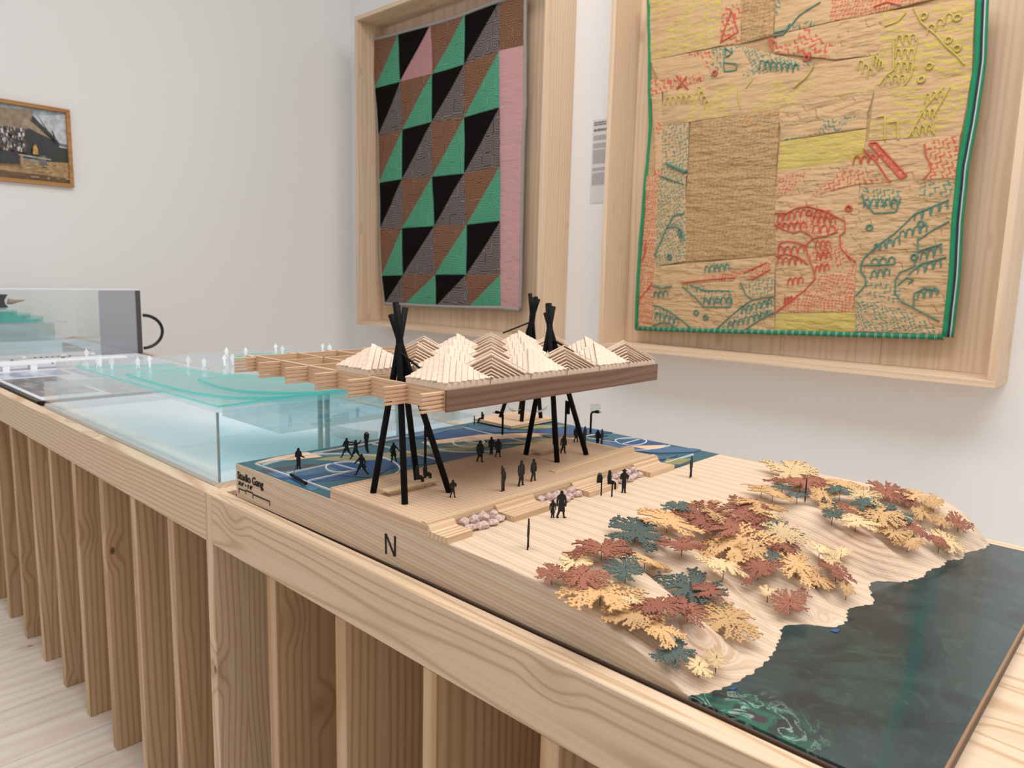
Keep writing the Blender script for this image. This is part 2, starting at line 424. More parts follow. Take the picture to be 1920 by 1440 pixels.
binding('side_binding', M['bind_grey'], ql, [r[5] for r in rows], .011)
binding('side_binding', M['bind_grey'], ql, [r[0] for r in rows], .006)
binding('bottom_binding', M['bind_grey'], ql, rows[6], .011)
binding('top_binding', M['bind_grey'], ql, rows[0], .011)

# embroidered quilt -------------------------------------------------------
TAN = (206, 172, 132)
def stitch(name, ink, dirn=(1, .4), spacing=.02, wob=.006, wl=.02, fill=.28, gate=.0, base=TAN, wrinkle=.6):
    b = NB(name); co = b.coord(2.0); sp = b.n('ShaderNodeSeparateXYZ', {0: co}); X, Z = sp.outputs[0], sp.outputs[2]
    v2 = b.n('ShaderNodeCombineXYZ', {0: X, 1: Z, 2: 0.0})
    nz = b.n('ShaderNodeTexNoise', {'Vector': v2, 'Scale': 11.0, 'Detail': 1.0}).outputs[0]
    u = b.math('ADD', b.math('MULTIPLY', X, dirn[0]), b.math('MULTIPLY', Z, dirn[1]))
    v = b.math('ADD', b.math('MULTIPLY', X, -dirn[1]), b.math('MULTIPLY', Z, dirn[0]))
    u = b.math('ADD', u, b.math('MULTIPLY', b.math('SINE', b.math('MULTIPLY', v, 6.283/wl)), wob))
    u = b.math('ADD', u, b.math('MULTIPLY', nz, .06))
    fr = b.math('FRACT', b.math('DIVIDE', u, spacing))
    l = b.math('SUBTRACT', 1.0, b.smooth(b.math('ABSOLUTE', b.math('SUBTRACT', fr, .5)), fill*.35, fill*.65))
    brk = b.n('ShaderNodeTexNoise', {'Vector': v2, 'Scale': 55.0, 'Detail': 0.0}).outputs[0]
    l = b.math('MULTIPLY', l, b.smooth(brk, .36, .44))
    if gate: l = b.math('MULTIPLY', l, b.smooth(b.n('ShaderNodeTexNoise', {'Vector': v2, 'Scale': 7.0, 'Detail': 0.0}).outputs[0], gate, gate+.03))
    tx = b.n('ShaderNodeTexNoise', {'Vector': v2, 'Scale': 380.0, 'Detail': 1.0}).outputs[0]
    bs = b.mix(b.math('MULTIPLY', tx, .35), lin(base), lin([q*.84 for q in base]))
    b.set(b.b.inputs['Base Color'], b.mix(b.math('MULTIPLY', l, .92), bs, lin(ink)))
    b.b.inputs['Roughness'].default_value = .9; b.b.inputs['Specular IOR Level'].default_value = .15
    mp = b.n('ShaderNodeMapping', {0: v2, 3: (7, 26, 1)}); wn = b.n('ShaderNodeTexNoise', {'Vector': mp, 'Scale': 1.7, 'Detail': 3.0}).outputs[0]
    rows_ = b.math('SINE', b.math('MULTIPLY', X, 6.283/.055))
    b.bump(b.math('ADD', b.math('ADD', wn, b.math('MULTIPLY', rows_, .05)), b.math('MULTIPLY', l, .05)), wrinkle, .02)
    return b.m
RED, TEAL, YEL, BRN = (204, 92, 74), (88, 136, 120), (200, 182, 94), (164, 130, 90)
Q = {'reds': stitch('red_solid_stitch', RED, (.8, .6), .012, .004, .012, .8),
     'red': stitch('red_stitch', RED, (.9, -.45), .026, .007, .026, .36), 'redd': stitch('red_stitch_dense', RED, (.8, .6), .021, .008, .02, .42),
     'teal': stitch('teal_stitch', TEAL, (.8, -.6), .026, .007, .026, .34), 'teald': stitch('teal_stitch_dense', TEAL, (.9, -.3), .021, .008, .022, .42),
     'yel': stitch('yellow_stitch', YEL, (.3, 1), .03, .005, .05, .45, gate=.40), 'yeld': stitch('yellow_stitch_dense', YEL, (.1, 1), .02, .004, .06, .7, base=(204, 176, 120)),
     'brn': stitch('brown_stitch', BRN, (.7, .5), .022, .009, .024, .3, base=(192, 158, 116), wrinkle=1.0), 'tan': stitch('tan_cotton', BRN, (.5, 1), .05, .01, .07, .1, wrinkle=.9, gate=.5),
     'yelp': stitch('yellow_bits', YEL, (.6, -.5), .022, .004, .04, .5, gate=.55), 'redp': stitch('red_bits', RED, (.5, .7), .022, .005, .03, .4, gate=.5), 'tealp': stitch('teal_bits', TEAL, (.6, .7), .022, .006, .03, .4, gate=.52)}
qr = thing('embroidered_quilt', 'tan quilt embroidered in red, teal and yellow with a green bound edge', 'quilt', 'quilts hung in the box frames')
edgeL = [(-2.209,1.8138),(-2.1838,1.5012),(-2.1647,1.1873),(-2.1703,0.9632),(-2.1835,0.6941),(-2.1903,0.4182),(-2.1878,0.148)]
edgeR = [(-0.7423,1.4833),(-0.7277,1.2513),(-0.7344,1.0199),(-0.7448,0.8726),(-0.7448,0.6505),(-0.7338,0.4444),(-0.7351,0.2088)]
grid = []
for a, c in zip(edgeL, edgeR): grid.append([(a[0]+(c[0]-a[0])*i/10, a[1]+(c[1]-a[1])*i/10) for i in range(11)])
M['tanback'] = fold_cloth('tan_backing', (196, 160, 120), .5)
sheet('backing', M['tanback'], qr, grid)
PQ = [('yel', [(-2.1839,1.5038),(-1.7968,1.504),(-1.8098,1.7238),(-2.2027,1.8123)]), ('redp', [(-1.7968,1.504),(-1.6972,1.495),(-1.7073,1.7007),(-1.8098,1.7238)]), ('brn', [(-1.6972,1.495),(-1.5401,1.4996),(-1.5407,1.6632),(-1.7073,1.7007)]),
      ('tealp', [(-1.5353,1.5009),(-1.2908,1.5049),(-1.293,1.6073),(-1.5407,1.6632)]), ('redd', [(-1.2908,1.5049),(-1.0811,1.4988),(-0.8636,1.5106),(-1.293,1.6073)]), ('redp', [(-1.5291,1.4229),(-1.2575,1.3487),(-1.251,1.501),(-1.5351,1.4986)]),
      ('tan', [(-1.2575,1.3487),(-1.0784,1.3364),(-1.0811,1.4988),(-1.251,1.501)]), ('yel', [(-1.0864,1.1983),(-0.7405,1.2055),(-0.7561,1.4826),(-1.0811,1.4988)]), ('yel', [(-1.0936,1.0001),(-0.7527,0.9885),(-0.7405,1.2055),(-1.0864,1.1983)]),
      ('redp', [(-2.0923,1.3331),(-1.8445,1.3582),(-1.8404,1.4977),(-2.1775,1.5027)]), ('tealp', [(-1.8445,1.3582),(-1.6026,1.3368),(-1.6965,1.4855),(-1.8404,1.4977)]), ('teald', [(-1.6026,1.3368),(-1.3238,1.3384),(-1.5288,1.4183),(-1.6965,1.4855)]),
      ('yelp', [(-2.098,1.1769),(-1.9176,1.176),(-1.8445,1.3582),(-2.0923,1.3331)]), ('yelp', [(-1.9176,1.176),(-1.4903,1.1798),(-1.3238,1.3384),(-1.8445,1.3582)]), ('yelp', [(-1.4903,1.1798),(-1.0864,1.1983),(-1.0784,1.3364),(-1.3238,1.3384)]),
      ('brn', [(-1.9267,0.9187),(-1.4791,0.9142),(-1.4781,1.1805),(-1.929,1.1723)]), ('brn', [(-1.9265,0.7383),(-1.4672,0.7319),(-1.4791,0.9142),(-1.9267,0.9187)]), ('brn', [(-1.9108,0.5026),(-1.4511,0.5283),(-1.4672,0.7319),(-1.9265,0.7383)]), ('tan', [(-1.4712,1.0947),(-1.1057,1.1123),(-1.0864,1.1983),(-1.4903,1.1798)]),
      ('teal', [(-1.9296,0.9189),(-1.9378,1.1734),(-2.098,1.1769),(-2.0888,0.9305)][::-1]), ('teald', [(-2.0955,0.4747),(-1.9108,0.5026),(-1.9356,0.9194),(-2.0951,0.931)]),
      ('redp', [(-2.1173,0.9326),(-2.0825,0.9301),(-2.1026,1.3985),(-2.1718,1.4093)]), ('redd', [(-2.1751,0.1602),(-2.0859,0.1602),(-2.0888,0.9305),(-2.1655,0.9361)]),
      ('tealp', [(-1.4666,1.0365),(-1.1046,1.0526),(-1.1057,1.1123),(-1.4712,1.0947)]), ('yeld', [(-1.4738,0.9091),(-1.1036,0.9237),(-1.1042,1.0483),(-1.4689,1.0344)]), ('tan', [(-1.4715,0.7866),(-1.1118,0.8244),(-1.1036,0.9237),(-1.4738,0.9091)]),
      ('tan', [(-1.1118,0.8244),(-0.7545,0.8232),(-0.7545,0.9887),(-1.1017,0.9967)]), ('tan', [(-1.4305,0.2663),(-1.0821,0.2933),(-1.1118,0.8244),(-1.4715,0.7866)]),
      ('tan', [(-1.0984,0.5278),(-0.7439,0.5479),(-0.7545,0.8232),(-1.1096,0.8243)]), ('tan', [(-1.0745,0.2069),(-0.7415,0.2169),(-0.7439,0.5479),(-1.0984,0.5278)]), ('yeld', [(-1.4289,0.1827),(-1.0745,0.2069),(-1.0821,0.2933),(-1.4305,0.2663)]),
      ('tan', [(-2.0959,0.376),(-1.4486,0.4316),(-1.4511,0.5283),(-2.0955,0.4747)]), ('tan', [(-2.0855,0.1547),(-1.4289,0.1827),(-1.4486,0.4316),(-2.0959,0.376)])]
for kname, c in PQ:
    area_ = abs((c[1][0]-c[0][0])*(c[3][1]-c[0][1])); n = 8 if area_ < .02 else 16
    patch('patch', Q[kname], qr, c, n, n, puff=.003, k=1.6)
for kname, c in (('redd', [(-1.4233,0.2716),(-1.0843,0.2932),(-1.0949,0.4874),(-1.257,0.435)]), ('red', [(-1.257,0.435),(-1.0949,0.4874),(-1.1472,0.5842),(-1.3043,0.5514)]), ('redd', [(-1.4561,0.6863),(-1.2772,0.6206),(-1.1609,0.6407),(-1.2629,0.7255)]), ('redd', [(-1.464,0.7862),(-1.3885,0.8217),(-1.3351,0.8938),(-1.4669,0.8852)]), ('red', [(-1.3141,0.7828),(-1.1249,0.8275),(-1.0115,0.8264),(-1.167,0.9117)]), ('red', [(-0.8496,0.8258),(-0.7547,0.8252),(-0.756,0.9849),(-0.8709,0.9689)]), ('redp', [(-0.9408,0.9304),(-0.8975,0.9264),(-0.898,0.9716),(-0.9404,0.9677)]),
                 ('reds', [(-0.9521,0.8393),(-0.9289,0.846),(-1.0593,0.9902),(-1.0862,0.9887)]), ('teald', [(-1.0727,0.2116),(-0.7436,0.2188),(-0.8469,0.3093),(-1.0747,0.3572)]), ('teal', [(-1.0747,0.3572),(-0.8469,0.3093),(-0.9336,0.4234),(-1.0424,0.43)]), ('teal', [(-1.0915,0.7402),(-0.96,0.7083),(-0.9437,0.7924),(-1.0977,0.8104)]), ('teal', [(-0.8813,0.7553),(-0.7677,0.7533),(-0.7594,0.8175),(-0.8826,0.8094)]), ('tealp', [(-1.0077,0.5583),(-0.8795,0.6124),(-0.7665,0.741),(-0.8867,0.6885)]), ('teal', [(-1.8758,0.3817),(-1.7984,0.2842),(-1.6513,0.2882),(-1.6485,0.3622)]), ('teal', [(-2.074,0.1777),(-1.9219,0.1653),(-2.0091,0.2639),(-2.0798,0.2717)]), ('teal', [(-1.6058,0.4087),(-1.5466,0.3304),(-1.4428,0.3587),(-1.4507,0.4267)]), ('teal', [(-1.7049,0.1795),(-1.4376,0.261),(-1.4438,0.3392),(-1.5864,0.2936)]),
                 ('redd', [(-1.9097,0.3941),(-1.6522,0.4128),(-1.5756,0.4691),(-1.6555,0.4582)]), ('redd', [(-1.5851,0.4191),(-1.4823,0.4407),(-1.4579,0.5186),(-1.5624,0.4692)]), ('teal', [(-1.7815,0.4566),(-1.6645,0.4682),(-1.6612,0.4984),(-1.7955,0.4927)])):
    patch('stitched_area', Q[kname], qr, c, 8, 8, puff=.001, lift=.0028, k=1.6)
INK = {'r': plain('red_thread', RED, .8), 't': plain('teal_thread', TEAL, .8), 'y': plain('yellow_thread', YEL, .8)}
threads = {k: MB() for k in INK}
def stroke(col, pts, w=.0036):
    P = []
    for (a, b) in zip(pts, pts[1:]):
        n = max(1, int(math.hypot(b[0]-a[0], b[1]-a[1])/.02))
        for q in range(n): P.append((a[0]+(b[0]-a[0])*q/n, a[1]+(b[1]-a[1])*q/n))
    P.append(pts[-1])
    P = [(x, YQ-.0112+cloth_wave(x, z, 1.6), T+z) for x, z in P]
    threads[col].tube(P, w, 4, caps=False)
def arches(col, a, b, n, h, w=.0032):
    for i in range(n):
        x = a[0]+(b[0]-a[0])*(i+.5)/n; z = a[1]+(b[1]-a[1])*(i+.5)/n; s = math.hypot(b[0]-a[0], b[1]-a[1])/n*.42
        stroke(col, [(x-s, z-h*.6), (x-s*.8, z+h*.3), (x, z+h*.5), (x+s*.8, z+h*.25), (x+s, z-h*.4)], w)
def ring(col, c, r, w=.0045):
    stroke(col, [(c[0]+r*math.cos(i*math.pi/4), c[1]+r*math.sin(i*math.pi/4)) for i in range(9)], w)
for s in ([(-1.4663,0.72),(-1.4117,0.7178),(-1.365,0.7392),(-1.3179,0.744),(-1.2396,0.72),(-1.1806,0.6884),(-1.1552,0.6763),(-1.1511,0.6292),(-1.1697,0.6139),(-1.1607,0.5618),(-1.134,0.5346),(-1.0941,0.5031)], [(-1.4625,0.6722),(-1.4232,0.6474),(-1.3729,0.6296),(-1.3378,0.6405),(-1.3007,0.6211),(-1.2829,0.6046),(-1.3157,0.5748),(-1.3057,0.5397),(-1.2773,0.4814),(-1.2613,0.4303),(-1.304,0.3751),(-1.3492,0.3378),(-1.4308,0.2712)],
          [(-1.2829,0.6046),(-1.2261,0.615),(-1.1822,0.6299)], [(-1.4415,0.5643),(-1.4307,0.5857),(-1.3944,0.5947),(-1.3452,0.5846),(-1.3157,0.5748)], [(-1.4511,0.5283),(-1.3972,0.5377),(-1.3401,0.5234),(-1.3018,0.493)], [(-1.1075,0.9672),(-1.0498,0.9083),(-0.991,0.825)], [(-0.8763,0.9653),(-0.8681,0.9196),(-0.8502,0.8914),(-0.843,0.8561),(-0.8688,0.8271)],
          [(-2.0965,0.387),(-2.1734,0.3013)], [(-2.1458,0.6114),(-2.154,0.5293),(-2.172,0.5017)], [(-2.0212,1.4058),(-1.9513,1.3302)], [(-1.9612,1.3913),(-2.0169,1.3399)], [(-1.9249,0.3964),(-1.8073,0.4121),(-1.6397,0.4281)], [(-1.6007,0.4488),(-1.4869,0.4992)], [(-1.5585,0.4172),(-1.4717,0.4677)], [(-1.7509,1.6502),(-1.7951,1.518),(-1.7091,1.5485),(-1.7509,1.6502)],
          [(-1.1159,1.5246),(-1.0662,1.5341),(-1.0144,1.5087)], [(-1.535,1.4353),(-1.5646,1.4975),(-1.5253,1.4674)]): stroke('r', s)
for s in ([(-1.0884,0.9889),(-0.9519,0.8371)], [(-1.0593,0.9902),(-0.9289,0.846)], [(-1.0884,0.9889),(-1.0593,0.9902)], [(-0.9519,0.8371),(-0.9289,0.846)]): stroke('r', s)
for s in ([(-0.7704,0.7433),(-0.889,0.6928),(-0.9518,0.6203),(-1.0053,0.5779),(-1.0576,0.5277),(-1.0739,0.4943),(-1.0709,0.4608),(-1.0496,0.4388),(-1.0466,0.4053),(-1.0835,0.3591)], [(-0.8663,0.5973),(-0.8613,0.5444),(-0.8694,0.4848),(-0.917,0.4628),(-0.9342,0.4299),(-0.9271,0.3756),(-0.9019,0.3437),(-0.8538,0.3197),(-0.7581,0.2711)], [(-0.7624,0.6613),(-0.812,0.6318),(-0.8657,0.591)],
          [(-0.8652,0.5444),(-0.8278,0.5589),(-0.7782,0.5751)], [(-0.8861,0.4524),(-0.8469,0.4956),(-0.7582,0.5231)], [(-0.9221,0.4084),(-0.891,0.4416),(-0.8643,0.4314),(-0.8826,0.4159)], [(-0.8538,0.3197),(-0.8573,0.3778),(-0.8223,0.4003),(-0.7698,0.3912)], [(-1.0649,0.4899),(-1.0224,0.4902),(-0.9402,0.4951)],
          [(-1.9325,0.7386),(-1.9923,0.7278),(-2.0287,0.6708),(-2.0892,0.5292)], [(-2.0287,0.6708),(-1.9736,0.6746),(-1.942,0.6554),(-1.9265,0.6026)], [(-2.0896,0.3789),(-2.0409,0.3665),(-1.9788,0.3763)], [(-2.0833,0.2771),(-2.0412,0.2707),(-1.9767,0.2464),(-1.9126,0.2092),(-1.8494,0.1674)], [(-2.0833,0.1715),(-2.0361,0.1883),(-1.9728,0.1866),(-1.934,0.1618)],
          [(-1.9177,0.3779),(-1.8454,0.3271),(-1.7982,0.2816),(-1.7408,0.2842),(-1.6567,0.2854)], [(-1.879,0.3842),(-1.7892,0.3605),(-1.704,0.363),(-1.6624,0.3643),(-1.6512,0.2857)], [(-1.7189,0.176),(-1.661,0.2313),(-1.597,0.2907),(-1.5462,0.3254),(-1.4873,0.34),(-1.4419,0.3466)], [(-1.6108,0.4036),(-1.5799,0.3492),(-1.5464,0.3279)], [(-1.5676,0.1859),(-1.505,0.2326),(-1.4361,0.2734)],
          [(-1.0973,0.782),(-1.0841,0.7529),(-1.0417,0.7031),(-0.9596,0.7041),(-0.9446,0.7586)], [(-1.536,1.51),(-1.4731,1.5111),(-1.4249,1.5586),(-1.3363,1.5936)], [(-1.5399,1.4973),(-1.4908,1.4923),(-1.4654,1.5339)], [(-1.7714,1.4898),(-1.7289,1.4586),(-1.7628,1.4456),(-1.7714,1.4898)], [(-1.772,1.4234),(-1.7066,1.4076),(-1.7044,1.3789),(-1.7635,1.3815),(-1.772,1.4234)], [(-2.0554,0.9934),(-1.931,0.9395)], [(-2.0825,0.9301),(-1.9418,0.8787)]): stroke('t', s)
stroke('t', [(-2.0489,0.9877),(-1.9338,0.9372)], .009)
for s in ([(-0.9643,1.4898),(-0.9297,1.4252),(-0.874,1.3709),(-0.8321,1.3181),(-0.7961,1.2825),(-0.7656,1.2443)], [(-1.0282,1.3804),(-1.0176,1.2663),(-1.0462,1.2504),(-1.0675,1.2163)], [(-0.939,1.3636),(-0.9472,1.3091),(-0.9499,1.235),(-0.9721,1.2019)], [(-0.8306,1.1706),(-0.8862,1.1085),(-0.9374,0.9984)], [(-0.8083,1.1673),(-0.834,1.1116),(-0.8574,1.0646),(-0.8474,0.9989)], [(-1.0679,1.4431),(-1.0187,1.4494),(-0.9921,1.4779)],
          [(-1.0663,1.0905),(-1.0357,1.0908),(-1.0271,0.9974)], [(-1.017,1.0635),(-0.9849,1.0638),(-0.9763,0.9921)], [(-1.4241,1.2591),(-1.3683,1.2951),(-1.344,1.3352)], [(-1.6897,1.2868),(-1.6701,1.201)], [(-1.6508,1.2929),(-1.622,1.3236)]): stroke('y', s, .0036)
for col, rr in (('r', [(-1.4409,0.5571),(-1.3189,0.5562),(-1.2738,0.579),(-1.2048,0.5782),(-1.2648,0.528),(-1.2009,0.5325),(-1.4421,0.509),(-1.3266,0.5046),(-1.3848,0.4135),(-1.3127,0.4222),(-1.2646,0.4699),(-1.2034,0.482),(-1.3924,0.3241),(-1.3541,0.3376),(-1.4519,0.6957),(-1.3206,0.7188),(-1.454,0.6601),(-1.3159,0.6632),(-1.2947,0.6902),(-1.1906,0.6753),(-1.2912,0.6486),(-1.1877,0.6414),(-1.1467,0.9274),(-1.0205,0.9249),(-1.285,0.7128),(-1.2157,0.7055)]),
                ('t', [(-1.034,0.5012),(-0.9376,0.5102),(-1.0294,0.4502),(-0.9535,0.4623),(-0.8495,0.5232),(-0.7766,0.5585),(-0.8542,0.47),(-0.7711,0.5023),(-0.8445,0.3675),(-0.7736,0.3911),(-0.888,0.6822),(-0.769,0.7289),(-0.9367,0.6093),(-0.8359,0.6428),(-1.088,0.7487),(-0.953,0.7421),(-1.0286,0.5585),(-0.9291,0.592),(-2.0706,0.2279),(-1.9275,0.2029),(-1.8,0.3078),(-1.6455,0.3216),(-1.5957,0.273),(-1.4475,0.3219),(-1.6586,0.198),(-1.4509,0.2677),(-1.9575,0.661),(-1.9299,0.6079),(-2.0835,0.3323),(-1.9983,0.3406),(-1.8051,0.4641),(-1.6707,0.4782),(-1.5938,1.3885),(-1.407,1.3391)]),
                ('y', [(-1.0185,1.3826),(-0.9438,1.3745),(-1.0177,1.3317),(-0.9443,1.3186),(-1.0129,1.2799),(-0.9434,1.2683),(-1.0488,1.2342),(-0.9685,1.2258),(-0.8929,1.1397),(-0.8286,1.1505),(-0.9064,1.0808),(-0.8495,1.0796),(-0.9259,1.0218),(-0.8531,1.0197),(-1.0979,1.3253),(-1.0639,1.2884),(-2.0744,1.2923),(-1.9249,1.2841),(-1.8992,1.3299),(-1.8359,1.235),(-0.9076,1.3912),(-0.8198,1.4318),(-1.1557,1.3185),(-1.0964,1.2626)])):
    for i in range(0, len(rr)-1, 2):
        L = math.hypot(rr[i+1][0]-rr[i][0], rr[i+1][1]-rr[i][1]); arches(col, rr[i], rr[i+1], max(3, int(L/.026)), .032)
for col, cc in (('t', [(-1.0532,0.6445),(-1.8343,0.2509),(-1.7801,0.2299),(-2.0007,0.5237),(-0.86,0.654),(-0.871,0.5232)]), ('r', [(-1.1443,0.7271),(-1.8128,1.3823),(-1.3086,0.716),(-1.3748,1.3734)]), ('y', [(-0.9245,1.4498),(-0.806,1.4194),(-0.8291,1.3429),(-0.8874,1.2589),(-0.9113,1.2128),(-0.7968,1.3078)])):
    for c in cc: ring(col, c, .012)
for k, nm in (('r', 'red_embroidery'), ('t', 'teal_embroidery'), ('y', 'yellow_embroidery')):
    tag(threads[k].build(nm, INK[k], qr, smooth=True), kind='stuff')
def bind_mat(name, vertical):
    b = NB(name); co = b.coord(0); sp = b.n('ShaderNodeSeparateXYZ', {0: co})
    if vertical:
        c = b.mix(b.n('ShaderNodeTexNoise', {'Vector': co, 'Scale': 30.0}).outputs[0], lin((10, 120, 80)), lin((30, 150, 104)))
    else:
        f = b.math('FRACT', b.math('DIVIDE', sp.outputs[0], .032))
        c = b.mix(b.math('LESS_THAN', f, .22), lin((22, 126, 88)), lin((188, 200, 196))); c = b.mix(b.math('LESS_THAN', b.math('ABSOLUTE', b.math('SUBTRACT', f, .12)), .05), c, lin((30, 34, 50)))
    b.set(b.b.inputs['Base Color'], c); b.b.inputs['Roughness'].default_value = .85
    return b.m
M['bindv'] = bind_mat('green_binding', True); M['bindh'] = bind_mat('green_striped_binding', False)
binding('side_binding', M['bindv'], qr, edgeL, .0085)
binding('side_binding', M['bindv'], qr, edgeR, .011)
binding('edge_stripe', plain('navy_braid', (40, 40, 62), .8), qr, [(x+.012, z) for x, z in edgeR], .005)
binding('edge_stripe', plain('white_braid', (196, 200, 204), .8), qr, [(x+.020, z) for x, z in edgeR], .0035)
binding('edge_stripe', M['bindv'], qr, [(x+.027, z) for x, z in edgeR], .005)
binding('bottom_binding', M['bindh'], qr, [edgeL[-1], edgeR[-1]], .0115)

# wall text panel between the frames (vinyl print, lines too small to read)
pt = [(-2.5925,1.2684),(-2.4841,1.2779),(-2.5857,0.8421),(-2.6081,0.8373),(-2.4719,0.8506)]
wx0, wx1 = pt[0][0]+.005, pt[0][0]+.155
zt, zb = T+pt[0][1], T+pt[3][1]
wt = thing('wall_text', 'pale printed text panel on the wall between the two quilt frames', 'sign')
MB().box(wx0-.01, wx1+.01, WY-.0035, WY-.0005, zb-.01, zt+.01).build('panel', plain('label_film', (222, 219, 220), .8), wt)
txt = MB(); Hh = zt-zb; rnd = random.Random(3)
def para(z0, z1, n, dark):
    for i in range(n):
        z = z0+(z1-z0)*(i+.5)/n; h = abs(z1-z0)/n*.34; xx = wx0; end = wx1-(.03*rnd.random() if i < n-1 else .06*rnd.random())
        while xx < end-.004:
            w = min(end-xx, .006+.014*rnd.random()); txt.box(xx, xx+w, WY-.0045, WY-.0035, z-h, z+h, dark); xx += w+.003
para(zt, zt-.055*Hh, 2, 0); para(zt-.085*Hh, zt-.13*Hh, 1, 0); para(zt-.17*Hh, zt-.235*Hh, 4, 1); para(zt-.27*Hh, zt-.335*Hh, 4, 1); para(zt-.35*Hh, zt-.53*Hh, 12, 1); para(zt-.575*Hh, zt-.62*Hh, 3, 1); para(zt-.64*Hh, zt-.80*Hh, 10, 1)
txt.build('text_lines', [plain('label_ink', (120, 116, 122), .8), plain('label_ink_grey', (168, 166, 170), .8)], wt)['kind'] = 'stuff'

# framed photograph on the left wall
XP = WX
pf = thing('framed_picture', 'framed colour photograph of a thatched house on the left wall', 'picture')
cy = [(1.4548,1.2937),(1.4419,0.8567),(1.1227,1.2943),(1.0936,0.8351)]
y1, z1p, z0p = cy[0][0], T+cy[0][1], T+cy[1][1]; y0 = y1-.66
fm = wood('picture_oak', (196, 146, 92), (160, 110, 62), 'Y', freq=90, amt=.01, knots=0)
fb = .020
MB().box(XP+.001, XP+.03, y0, y1, z1p-fb, z1p, c=.001).build('frame_rail', fm, pf); MB().box(XP+.001, XP+.03, y0, y1, z0p, z0p+fb, c=.001).build('frame_rail', fm, pf)
MB().box(XP+.001, XP+.03, y0, y0+fb, z0p+fb, z1p-fb, c=.001).build('frame_rail', fm, pf); MB().box(XP+.001, XP+.03, y1-fb, y1, z0p+fb, z1p-fb, c=.001).build('frame_rail', fm, pf)
pw, phh = y1-fb-(y0+fb), z1p-z0p-2*fb
PCOL = [(172, 186, 196), (158, 140, 118), (58, 60, 66), (198, 184, 150), (226, 176, 84), (196, 160, 112), (120, 92, 62), (226, 224, 222), (104, 70, 70), (58, 64, 56), (176, 156, 128), (206, 214, 220), (120, 122, 124)]
pmat = []
for i, c in enumerate(PCOL):
    b = NB('print_%s' % 'abcdefghijklm'[i]); nz = b.n('ShaderNodeTexNoise', {'Vector': b.coord(0), 'Scale': 38.0, 'Detail': 4.0}).outputs[0]
    b.set(b.b.inputs['Base Color'], b.mix(b.smooth(nz, .35, .65), lin(c), lin([v*.84 for v in c]))); b.b.inputs['Roughness'].default_value = .35; pmat.append(b.m)
pr = MB(); lay = [0]
def pp(poly, mi):    # poly in picture coordinates measured from the right edge (0..1 leftwards) and up
    lay[0] += 1; x = XP+.008+.00012*lay[0]
    vs = [(x, y1-fb-u*.31, z0p+fb+v*phh) for u, v in poly]
    nrm = sum((poly[i][0]*poly[(i+1) % len(poly)][1]-poly[(i+1) % len(poly)][0]*poly[i][1]) for i in range(len(poly)))
    pr.add(vs, [list(range(len(vs)))[::(-1 if nrm > 0 else 1)]], mi)
U = 1.98
pp([(0, 0), (U, 0), (U, 1), (0, 1)], 0); pp([(0, .45), (.5, .6), (.5, .9), (0, .98)], 11); pp([(0, .0), (U, 0), (U, .34), (.4, .26), (0, .36)], 5); pp([(0, 0), (U, 0), (U, .12), (0, .08)], 6)
pp([(0, .3), (.45, .28), (.45, .52), (0, .5)], 9); pp([(0, .52), (.42, .54), (.42, .58), (0, .56)], 12)
pp([(.12, .56), (.58, .94), (U, .92), (U, .3), (.2, .3)], 2); pp([(.62, .70), (.50, .97), (U, .9), (U, .66)], 1); pp([(.24, .60), (.34, .66), (.62, .86), (.72, .76), (.5, .68)], 10); pp([(.24, .60), (.50, .97), (.44, .9), (.28, .7)], 6)
r_ = random.Random(5)
for i in range(170):
    u = .66+r_.random()*.5; v = .36+r_.random()*.3; s = .02+.02*r_.random(); pp([(u, v), (u+s, v), (u+s, v+s*1.6), (u, v+s*1.6)], [7, 8, 3, 2, 7, 12][r_.randrange(6)])
pp([(.50, .36), (.58, .36), (.57, .46), (.53, .5), (.5, .44)], 4); pp([(.36, .2), (.46, .2), (.48, .34), (.38, .36)], 12); pp([(.3, .3), (.8, .32), (.8, .34), (.3, .32)], 3); pp([(.74, .16), (.78, .16), (.78, .34), (.74, .34)], 10); pp([(.8, .2), (U, .16), (U, .34), (.8, .36)], 2)
pp([(.2, .62), (.24, .72), (.26, .72), (.22, .6)], 9); pp([(.16, .58), (.3, .7), (.31, .68), (.18, .56)], 9)
for i in range(40):
    u = r_.random()*.7; v = .03+r_.random()*.22; s = .03+.05*r_.random(); pp([(u, v), (u+s, v-.004), (u+s, v+.01), (u, v+.012)], [3, 6, 10, 5][r_.randrange(4)])
pr.build('photo_print', pmat, pf)
MB().box(XP+.001, XP+.007, y0+fb, y1-fb, z0p+fb, z1p-fb).build('backing_board', pmat[2], pf)
#PART3
# ------------------------------------------------------------------ wooden park model: base, land, court
#TERRAIN_BEGIN
SHORE = [(-0.3223,0.601),(-0.3041,0.6328),(-0.2959,0.6759),(-0.2927,0.7073),(-0.296,0.7449),(-0.3053,0.7904),(-0.3147,0.8065),(-0.3145,0.8239),(-0.2948,0.8444),(-0.2706,0.856),(-0.2657,0.8824),(-0.2779,0.9255),(-0.2582,0.9636),(-0.2811,1.0124),(-0.2862,1.0374),(-0.2524,1.0654),(-0.2383,1.109),(-0.241,1.1335),(-0.2295,1.1771),(-0.2315,1.2046),(-0.2157,1.2215),(-0.2203,1.2603),(-0.2084,1.2827),(-0.2014,1.3133)]
YB0, YB1 = .605, 1.335
LAND = .0605
def _shore(y, tab):
    if y <= tab[0][1]: return tab[0][0]
    for (a, b) in zip(tab, tab[1:]):
        if y <= b[1]:
            t = (y-a[1])/max(b[1]-a[1], 1e-6); return a[0]+(b[0]-a[0])*t
    return tab[-1][0]
